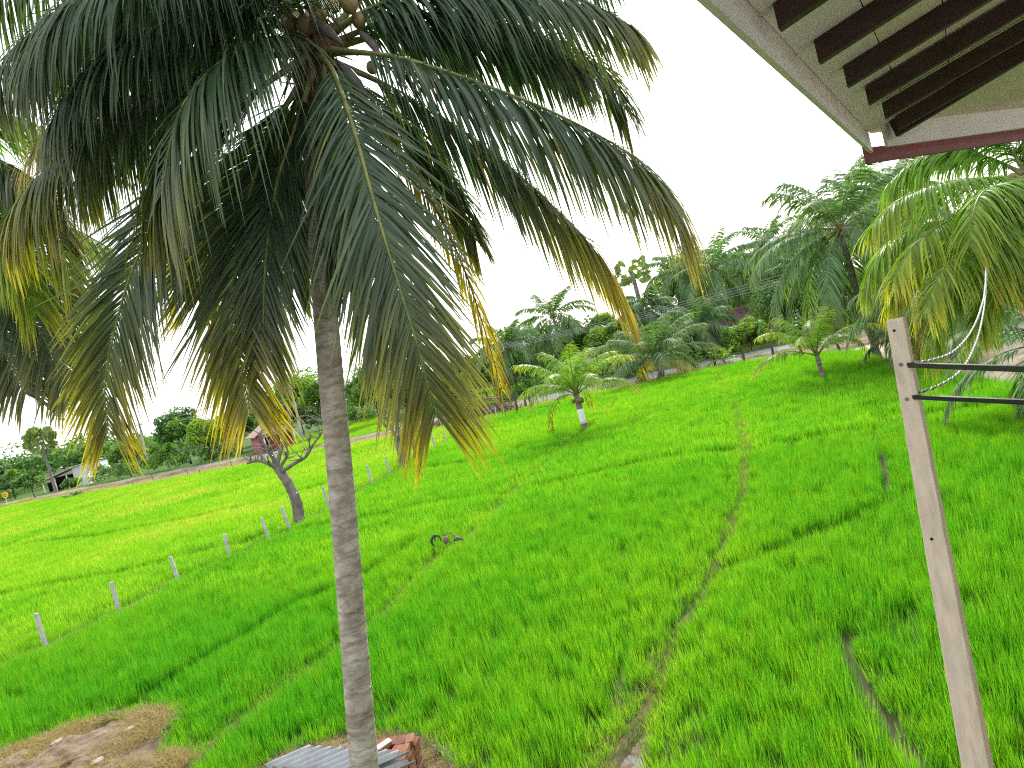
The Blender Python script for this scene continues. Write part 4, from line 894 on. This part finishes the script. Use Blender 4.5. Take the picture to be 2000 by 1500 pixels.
# ---- brush pile, debris
def sticks(name, label, c, rad, h, n, m, seed, lr=(.8, 2.6), tr=(.015, .06)):
    r = np.random.default_rng(seed); mb = MB()
    for _ in range(n):
        a, q = r.uniform(0, 2 * pi), rad * math.sqrt(r.uniform()); zz = h * max(0, 1 - (q / rad) ** 1.5) * r.uniform(.1, 1); p = np.asarray(c) + (q * cos(a), q * sin(a) * .6, zz)
        d = r.normal(0, 1, 3); d[2] = d[2] * .45 + .15; d /= np.linalg.norm(d); l = r.uniform(*lr); pts = [p - d * l / 2, p + r.normal(0, .06, 3), p + d * l / 2]
        for k in pts: k[2] = max(k[2], .03)
        t = r.uniform(*tr); mb.tube(spline(pts, 5), [t, t * .9, t * .8, t * .6, t * .3], 5)
    o = mb.build(name, m, None, np.asarray(c), True); return tag(o, label, 'brush pile')
m_brush = mat('dead_wood', (.15, .105, .085), .9, .4, 6, .3)
c_ = G(945, 818); sticks('brush_pile', 'big tangled heap of dead brown branches beside the road', (c_[0], c_[1] + .6, 0), 3.0, 2.1, 260, m_brush, 9)
c_ = G(880, 836); sticks('brush_pile', 'lower end of cut branches lying behind the front frond tips', (c_[0], c_[1] + .6, 0), 2.6, 1.0, 120, m_brush, 10)
c_ = G(145, 972); sticks('brush_pile', 'small dark clump of cut twigs on the verge at the far left', (c_[0], c_[1], 0), 1.6, .9, 70, m_dpost, 12, (.6, 1.8))
c_ = G(1290, 744); sticks('brush_pile', 'fallen dead leaf ribs under the split trunk palm', (c_[0], c_[1], 0), 2.2, .35, 60, m_brush, 13, (.8, 2.0), (.01, .04))

# ---- debris in the rice: an old nut and dead spathe
b_ = G(872, 1062, .36); nutb = thing('fallen_coconut', 'purplish brown fallen coconut with stalk lying on top of the rice', 'coconut', tuple(b_))
V, F = ellipsoid(b_ + (0, 0, .10), .085, 1, 1.2); obj('nut', V, F, m_nut_b, nutb, b_, True)
mb = MB(); mb.tube(spline([b_ + (0, 0, .19), b_ + (.06, 0, .27), b_ + (.16, .05, .24), b_ + (.24, .05, .10)], 8), .014, 5); mb.build('stalk', m_rach_b, nutb, b_, True)
b2 = G(854, 1058, .36); mb = MB(); mb.tube(spline([b2 + (-.10, 0, -.10), b2 + (-.14, 0, .04), b2 + (-.06, .03, .15), b2 + (.06, .05, .12), b2 + (.10, .06, -.02)], 12), np.interp(np.linspace(0, 1, 12), [0, .4, 1], [.02, .045, .01]), 6); 
mb.tube(spline([b2 + (-.06, .02, .02), b2 + (-.02, .02, .14), b2 + (.04, 0, .12)], 6), .018, 5)
tag(mb.build('dead_spathe', m_dpost, None, b2, True), 'curled black dead spathe lying in the rice left of the fallen coconut', 'dead leaf')
b3 = G(894, 1055, .40); mb = MB(); mb.tube(spline([b3 - (.10, 0, 0), b3 + (0, 0, .05), b3 + (.14, 0, -.02)], 7), [.01, .04, .055, .05, .04, .03, .01], 6); tag(mb.build('dead_leaf', m_sheath, None, b3, True), 'grey dead leaf lying in the rice right of the fallen coconut', 'dead leaf')

# ---- stones and stick on the bare earth
m_stone = mat('pale_stone', (.34, .32, .29), .9, .2, 9, .3)
for (x, y, r0, lab) in ((112, 1450, .07, 'white stone half sunk at the edge of the straw'), (252, 1424, .05, 'small pale stone on top of the dry earth'), (190, 1487, .06, 'flat pale stone near the bottom of the dry earth')):
    c_ = G(x, y, .15); V, F = ellipsoid((0, 0, 0), r0, 1.5, .6, 9, 6); V = V * (1 + .22 * np.sin(V[:, [1, 2, 0]] * 55) + .12 * np.sin(V[:, [2, 0, 1]] * 120)); tag(obj('stone', V + c_, F, m_stone, None, c_, False), lab, 'stone', 'pale stones on the dry earth')
a, b_ = G(118, 1500, .17), G(165, 1478, .19); mb = MB(); mb.tube(spline([a, (a + b_) / 2 + (0, 0, .03), b_], 6), [.035, .04, .035, .03, .025, .01], 6); tag(mb.build('stick', m_brush, None, a, True), 'grey broken stick lying on the dry earth', 'stick')

# ------------------------------------------------------------------ bricks and sheets under the palm
m_brick = [mat('brick_red', (.17, .070, .042), .9, .25, 9, .3), mat('brick_orange', (.23, .10, .055), .9, .25, 9, .3), mat('brick_dark', (.15, .065, .045), .9, .3, 9, .3)]
o = G(738, 1462, .52); o[2] = 0
ang = radians(-8); O, X, Y, Z = frame(o, ang)
bs = thing('brick_stack', 'stack of loose red bricks on the ground behind the big palm trunk', 'brick stack', tuple(O))
def brick_mesh():
    V = []; hx, hy, hz, c = .108, .052, .032, .006
    for sx in (-1, 1):
        for sy in (-1, 1):
            for sz in (-1, 1): V += [(sx * (hx - c), sy * hy, sz * hz) if 0 else (sx * hx, sy * hy, sz * hz)]
    bm_ = [(0, 1, 3, 2), (4, 6, 7, 5), (0, 4, 5, 1), (2, 3, 7, 6), (0, 2, 6, 4), (1, 5, 7, 3)]
    return V, bm_
BM = []
for k in range(3):
    V, F = brick_mesh(); me = new_mesh('brick', V, F, [m_brick[k]])
    import bmesh
    bm = bmesh.new(); bm.from_mesh(me); bmesh.ops.bevel(bm, geom=bm.edges[:], offset=.006, segments=1, affect='EDGES'); bm.to_mesh(me); bm.free(); BM.append(me)
for lay in range(8):
    for col in range(-5, 3):
        for row in range(-1, 2):
            if lay == 7 and (random.random() < .45 or row > 0 or col > 1): continue
            if lay == 6 and col < -4: continue
            ob = link('brick', BM[random.choice((0, 0, 1, 1, 2))], bs)
            cross_ = (lay % 2 == 1)
            x, y = (col + .5) * .122, row * .232
            if cross_: x, y = (col + .5) * .122, row * .232 + .03
            v = X * (x + random.gauss(0, .008)) + Y * (y + random.gauss(0, .010)) + Z * (.036 + lay * .0665 + (random.uniform(0, .012) if lay == 7 else 0))
            ob.location = tuple(v); ob.rotation_euler = (random.gauss(0, .02), random.gauss(0, .02), ang + pi / 2 + random.gauss(0, .05 if lay < 6 else .16))
m_asb = mat('grey_corrugated', (.30, .31, .32), .75, .15, 6, .1)
def corrug(label, A, B_, D, nw, amp, th=.012):
    A, B_, D = map(np.asarray, (A, B_, D)); across, along_ = B_ - A, D - A; up = np.cross(across, along_); up /= np.linalg.norm(up); up = up if up[2] > 0 else -up
    m = nw * 8 + 1; V = []
    for s in (0, 1):
        for j in range(6):
            for i in range(m): t = i / (m - 1); V.append(A + across * t + along_ * (j / 5) + up * (amp * cos(t * nw * 2 * pi) - s * th))
    k = 6 * m; F = []
    for j in range(5):
        for i in range(m - 1):
            a = j * m + i; F += [(a, a + 1, a + m + 1, a + m), (k + a + m, k + a + m + 1, k + a + 1, k + a)]
    for i in range(m - 1): F += [(i + 1, i, k + i, k + i + 1), (5 * m + i, 5 * m + i + 1, k + 5 * m + i + 1, k + 5 * m + i)]
    for j in range(5): F += [(j * m, j * m + m, k + j * m + m, k + j * m), (j * m + m - 1 + m, j * m + m - 1, k + j * m + m - 1, k + j * m + m - 1 + m)]
    return tag(obj('corrugated_sheet', V, F, m_asb, None, A, True), label, 'roofing sheet', 'corrugated sheets by the brick stack')
A, B_, D = G(517, 1496, .50), G(704, 1512, .56), G(606, 1457, .60)
corrug('upper grey corrugated sheet leaning on the bricks left of the big trunk', A, B_, D, 9, .024)
dn = np.array((.05, -.10, -.07)); corrug('lower corrugated sheet peeping out under the upper one', A + dn + (.25, 0, 0), B_ + dn, D + dn + (.25, 0, 0), 8, .024)
a, b_ = G(736, 1462, .62), G(762, 1444, .64); mb = MB(); mb.bar(a, b_, .09, .012); tag(mb.build('sheet_offcut', m_white, None, a), 'small white strip lying on the bricks right of the big trunk', 'offcut')

# ------------------------------------------------------------------ concrete pole with rods and cables
m_pole = mat('pole_concrete', (.64, .525, .40), .85, .14, 5, .12, stretch=(6, 6, 1.2)); m_rod = mat('black_steel', (.025, .024, .026), .45, .2, 8, .05, metal=.5); m_hole = mat('bolt_hole', (.012, .01, .01), .8, .1, 5, 0)
zt = 3.6; top = P(1750, 622, zt); bot = P(1910, 1500, zt); dv = bot - top; grd = top + dv * (top[2] / -dv[2]); base = grd.copy(); base[2] = 0
pl = thing('concrete_pole', 'slender beige concrete pole with bolt holes standing close at the right', 'pole', tuple(base))
ax = (top - grd) / np.linalg.norm(top - grd); a = radians(-38); X = np.array((cos(a), sin(a), 0)); X -= ax * (X @ ax); X /= np.linalg.norm(X); Y = np.cross(ax, X); ch = .09; V = []
def wat(t): return .074 + (.118 - .074) * t           # width grows downwards; t=1 at the frame edge
tot = np.linalg.norm(grd - top); fl = np.linalg.norm(dv)
lv = [0, .012] + list(np.linspace(.05, tot, 40))
for i, q in enumerate(lv):
    c = top - ax * q; ww = wat(q / fl) * (.93 if i == 0 else 1) + .0012 * sin(q * 23); d = ww * .9
    for (p_, r__) in ((-1 + ch, -1), (1 - ch, -1), (1, -1 + ch), (1, 1 - ch), (1 - ch, 1), (-1 + ch, 1), (-1, 1 - ch), (-1, -1 + ch)): V.append(c + X * p_ * ww / 2 + Y * r__ * d / 2)
m = len(lv); F = [(r * 8 + k, r * 8 + (k + 1) % 8, (r + 1) * 8 + (k + 1) % 8, (r + 1) * 8 + k) for r in range(m - 1) for k in range(8)] + [tuple(range(8)), tuple((m - 1) * 8 + k for k in range(7, -1, -1))]
obj('shaft', V, F, m_pole, pl, base)
for (x, y, r0, nm) in ((1749, 645, .0065, 'bolt_hole'), (1762, 711, .009, 'plug'), (1774, 778, .009, 'plug'), (1822, 1049, .007, 'bolt_hole')):
    q = (P(x, y, zt) - top) @ -ax; c = top - ax * q - Y * wat(q / fl) * .45; off = (P(x, y, zt) - (top - ax * q)) @ X
    mb = MB(); mb.tube([c + X * off + Y * .01, c + X * off - Y * (.0025 if nm == 'plug' else .0015)], r0, 12); mb.build(nm, m_hole if nm == 'bolt_hole' else mat('grey_plug', (.17, .16, .15), .8, .1, 5, 0) if y == 711 else bpy.data.materials['grey_plug'], pl, base)
def at_h(x, y, dh): return G(x, y, EYE + dh)
a1 = P(1790, 711, 3.52); hh = a1[2]; e1_ = at_h(2000, 718, hh - EYE); e1_ = a1 + (e1_ - a1) * (3.3 / max(.01, a1[1] - e1_[1])) ; 
a2 = P(1800, 774, 3.52); e2_ = at_h(2000, 783, a2[2] - EYE); e2_ = a2 + (e2_ - a2) * (3.3 / max(.01, a2[1] - e2_[1]))
mb = MB(); mb.bar(a1 + (-.02, .03, 0), e1_, .016, .022); tag(mb.build('steel_rod', m_rod, None, a1), 'upper black steel rod running from the concrete pole to the right edge', 'steel rod', 'steel rods tying the pole to the house')
mb = MB(); mb.bar(a2 + (-.02, .03, 0), e2_, .016, .019); tag(mb.build('steel_rod', m_rod, None, a2), 'lower black steel rod running from the concrete pole to the right edge', 'steel rod', 'steel rods tying the pole to the house')
m_cw = mat('white_cable', (.60, .59, .56), .5, .08, 8, 0); m_cb = mat('black_cable', (.03, .03, .032), .5, .1, 8, 0)
def twisted(label, pts, pitch=.10, r0=.0042):
    L = spline(pts, 420); s = np.r_[0, np.cumsum(np.linalg.norm(np.diff(L, axis=0), axis=1))]; T = np.gradient(L, axis=0); T /= np.linalg.norm(T, axis=1)[:, None]
    Xa = np.cross(T, (0, 0, 1)); Xa /= np.linalg.norm(Xa, axis=1)[:, None]; Ya = np.cross(Xa, T); root = thing('twisted_cable', label, 'cable', tuple(L[0]), 'service cables on the pole')
    for k, m_ in ((0, m_cw), (pi, m_cb)):
        mb = MB(); ph = s / pitch * 2 * pi + k; mb.tube(L + Xa * (np.cos(ph) * r0)[:, None] + Ya * (np.sin(ph) * r0)[:, None], r0 * .95, 6); mb.build('core', m_, root, L[0], True)
far1, far2 = P(1950, 410, 13.2), P(2003, 366, 13.1)
twisted('upper twisted black and white cable curving up from the pole to the light palm', [P(1786, 708, 3.55), P(1820, 703, 3.75), P(1863, 686, 4.2), P(1895, 650, 4.9), P(1915, 605, 6.0), P(1924, 560, 8.5), P(1928, 490, 12.4), far1, far2])
twisted('lower twisted cable looping beneath the upper steel rod before rising beside the other', [P(1798, 766, 3.55), P(1835, 752, 3.7), P(1875, 725, 4.1), P(1902, 680, 4.8), P(1918, 625, 5.9), P(1926, 565, 8.4), P(1931, 495, 12.4), far1 + (.05, 0, 0), far2 + (.04, 0, .03)])

# ------------------------------------------------------------------ the house we stand on: eave corner overhead
m_raft = mat('rafter_brown', (.065, .033, .032), .55, .2, 6, .1, stretch=(1, 1, 6)); m_cream = mat('ceiling_cream', (.90, .77, .66), .8, .08, 3, .05); m_fasc = mat('fascia_white', (.90, .81, .80), .7, .06, 4, .03); m_maroon = mat('fascia_maroon', (.16, .03, .028), .5, .15, 5, .05); m_wall = mat('house_wall', (.60, .55, .46), .9, .08, 2, .1); m_roofs = mat('roof_tiles', (.22, .09, .06), .9, .3, 5, .3)
HE = EYE + .80
K = G(1703, 300, HE); N1 = G(1400, 25, HE); N2 = G(2000, 258, HE)
e1 = (N1 - K)[:2]; e1 /= np.linalg.norm(e1); e2 = (N2 - K)[:2]; e2 /= np.linalg.norm(e2)
e1 = np.r_[e1, 0]; e2 = np.r_[e2, 0]
n1 = np.array((-e1[1], e1[0], 0.)); n1 = n1 if n1[0] > 0 else -n1
n2 = np.array((e2[1], -e2[0], 0.)); n2 = n2 if n2[1] < 0 else -n2
tanp = math.tan(radians(13)); up = np.array((0, 0, 1.))
house = thing('house_eave', 'eave corner of the near house with dark rafters and cream ceiling', 'house', (K[0], K[1], 0)); hb = np.array((K[0], K[1], 0.))
starts = [G(x, y, EYE + .86) for x, y in ((1540, 65), (1600, 128), (1652, 170), (1697, 207), (1727, 235), (1755, 258))]
d0 = np.mean([(s - K) @ n1 for s in starts])
s0 = np.array([(s - K) @ e1 for s in starts]); sp = np.polyfit(np.arange(6), s0, 1)
print('RAFT', s0.round(2), [round(float((s - K) @ n1), 2) for s in starts], sp)
def und(s_, d_):  # a point on the underside of the boards over slope 1: s along the eave, d inwards
    return K + e1 * s_ + n1 * d_ + up * (.172 + tanp * (d_ - d0))
hipd = e1 + e2; hipd /= np.linalg.norm(hipd)
hd1 = hipd @ n1; 
for i in range(-3, 7):
    s_ = sp[1] + sp[0] * (5 - i) if i <= 5 else None
    if s_ is None or s_ < .08: continue
    # stop at the hip
    hx_ = (hipd @ e1); L_max = 3.4
    if s_ > 0 and hx_ > 0: L_max = min(3.4, s_ / hx_ * hd1 - d0 + .05)
    if L_max < .2: continue
    st = K + e1 * s_ + n1 * (.225 - .045 * s_) + up * (.06 + .056); dr = n1 + up * tanp; mb = MB(); mb.box(st + dr * L_max / 2, dr * L_max / 2, e1 * .026, up * .050); mb.build('rafter', m_raft, house, hb)
# more rafters toward the viewer
for j in range(1, 4):
    s_ = sp[1] + sp[0] * -j
    if s_ > 0:
        st = K + e1 * s_ + n1 * (.225 - .045 * s_) + up * .116; dr = n1 + up * tanp; mb = MB(); mb.box(st + dr * 1.7, dr * 1.7, e1 * .026, up * .050); mb.build('rafter', m_raft, house, hb)
hs_ = K + hipd * .18 + up * (.115 + tanp * (.18 * hd1 - d0)); he_ = K + hipd * 3.6 + up * (.115 + tanp * (3.6 * hd1 - d0)); mb = MB(); mb.bar(hs_, he_, .06, .140); mb.build('hip_rafter', m_raft, house, hb)
for j in range(5):            # cream boards of slope 1, laid along the eave
    ed = (.018, .30, .58, 1.6, 2.6, 3.5); q0, q1 = ed[j], ed[j + 1] - .005; th = up * .02; V = []
    for q in (q0, q1):
        sa = q / hd1 * (hipd @ e1); V += [und(sa, q), und(7.5, q)]
    V = V + [v + th for v in V]
    obj('ceiling_board', V, [(0, 2, 3, 1), (4, 5, 7, 6), (0, 1, 5, 4), (2, 6, 7, 3), (0, 4, 6, 2), (1, 3, 7, 5)], m_cream if j > 0 else m_fasc, house, hb)
def und2(s_, d_): return K + e2 * s_ + n2 * d_ + up * (.172 + tanp * (d_ - d0))
V = []
hx2 = (hipd @ e2) / (hipd @ n2)
for q in (.02, 3.5): V += [und2(q * hx2, q), und2(5.0, q)]
V = V + [v + up * .02 for v in V]
obj('ceiling_board', V, [(0, 2, 3, 1), (4, 5, 7, 6), (0, 1, 5, 4), (2, 6, 7, 3), (0, 4, 6, 2), (1, 3, 7, 5)], m_cream, house, hb)
# fascia boards
mb = MB(); mb.box(K + e1 * 3.75 + up * .078, e1 * 3.72, n1 * .012, up * .078); mb.build('fascia', m_fasc, house, hb)
mb = MB(); mb.box(K + e1 * 3.85 - n1 * .017 + up * .085, e1 * 3.68, n1 * .004, up * .055); mb.build('gutter', m_fasc, house, hb)
mb = MB(); mb.box(K + e1 * 3.85 - n1 * .026 + up * .10, e1 * 3.70, n1 * .004, up * .05); mb.build('fascia_trim', m_maroon, house, hb)
mb = MB(); mb.box(K + e2 * 2.41 + n2 * .13 + up * .095, e2 * 2.42, n2 * .012, up * .090); mb.build('wall_plate', m_fasc, house, hb)
mb = MB(); mb.box(K + e2 * 2.5 - n2 * .012 - up * .01, e2 * 2.54, n2 * .014, up * .058); mb.box(K + e1 * .06 - n1 * .032 - up * .0 , e1 * .085, n1 * .0135, up * .075); mb.build('fascia', m_maroon, house, hb)
mb = MB(); V = [K - e1 * .0 - n1 * .05 + up * (.222 - tanp * d0), K + e1 * 7.5 - n1 * .05 + up * (.222 - tanp * d0), K + e1 * 7.5 + n1 * 3.5 + up * (.242 + tanp * (3.5 - d0)), K + hipd * 3.6 + up * (.242 + tanp * (3.6 * hd1 - d0))]
obj('roof_cover', V + [v + up * .05 for v in V], [(0, 3, 2, 1), (4, 5, 6, 7), (0, 1, 5, 4), (1, 2, 6, 5), (2, 3, 7, 6), (3, 0, 4, 7)], m_roofs, house, hb)
V = [K - n2 * .05 + up * (.217 - tanp * d0), K + hipd * 3.6 + up * (.247 + tanp * (3.6 * hd1 - d0)), K + e2 * 5 + n2 * 3.4 + up * (.242 + tanp * (3.4 - d0)), K + e2 * 5 - n2 * .05 + up * (.217 - tanp * d0)]
obj('roof_cover', V + [v + up * .05 for v in V], [(0, 3, 2, 1), (4, 5, 6, 7), (0, 1, 5, 4), (1, 2, 6, 5), (2, 3, 7, 6), (3, 0, 4, 7)], m_roofs, house, hb)
# wall, floor and post of the balcony (beside and behind the viewer)
W0 = K + n1 * 3.3 + e1 * .8; mb = MB(); mb.box((W0[0] + e1[0] * 3.2, W0[1] + e1[1] * 3.2, 2.9), e1 * 3.2, n1 * .1, up * 2.9); mb.build('wall', m_wall, house, hb)
mb = MB(); mb.box((.9, -1.6, 2.92), (2.2, 0, 0), (0, 2.1, 0), (0, 0, .09)); mb.build('balcony_floor', m_slab, house, hb)
ye = min(e1_[1], e2_[1]) ; mb = MB(); mb.box((e1_[0], e1_[1] - .05, 3.75), (.05, 0, 0), (0, .05, 0), (0, 0, .75)); mb.build('balcony_post', m_wall, house, hb)
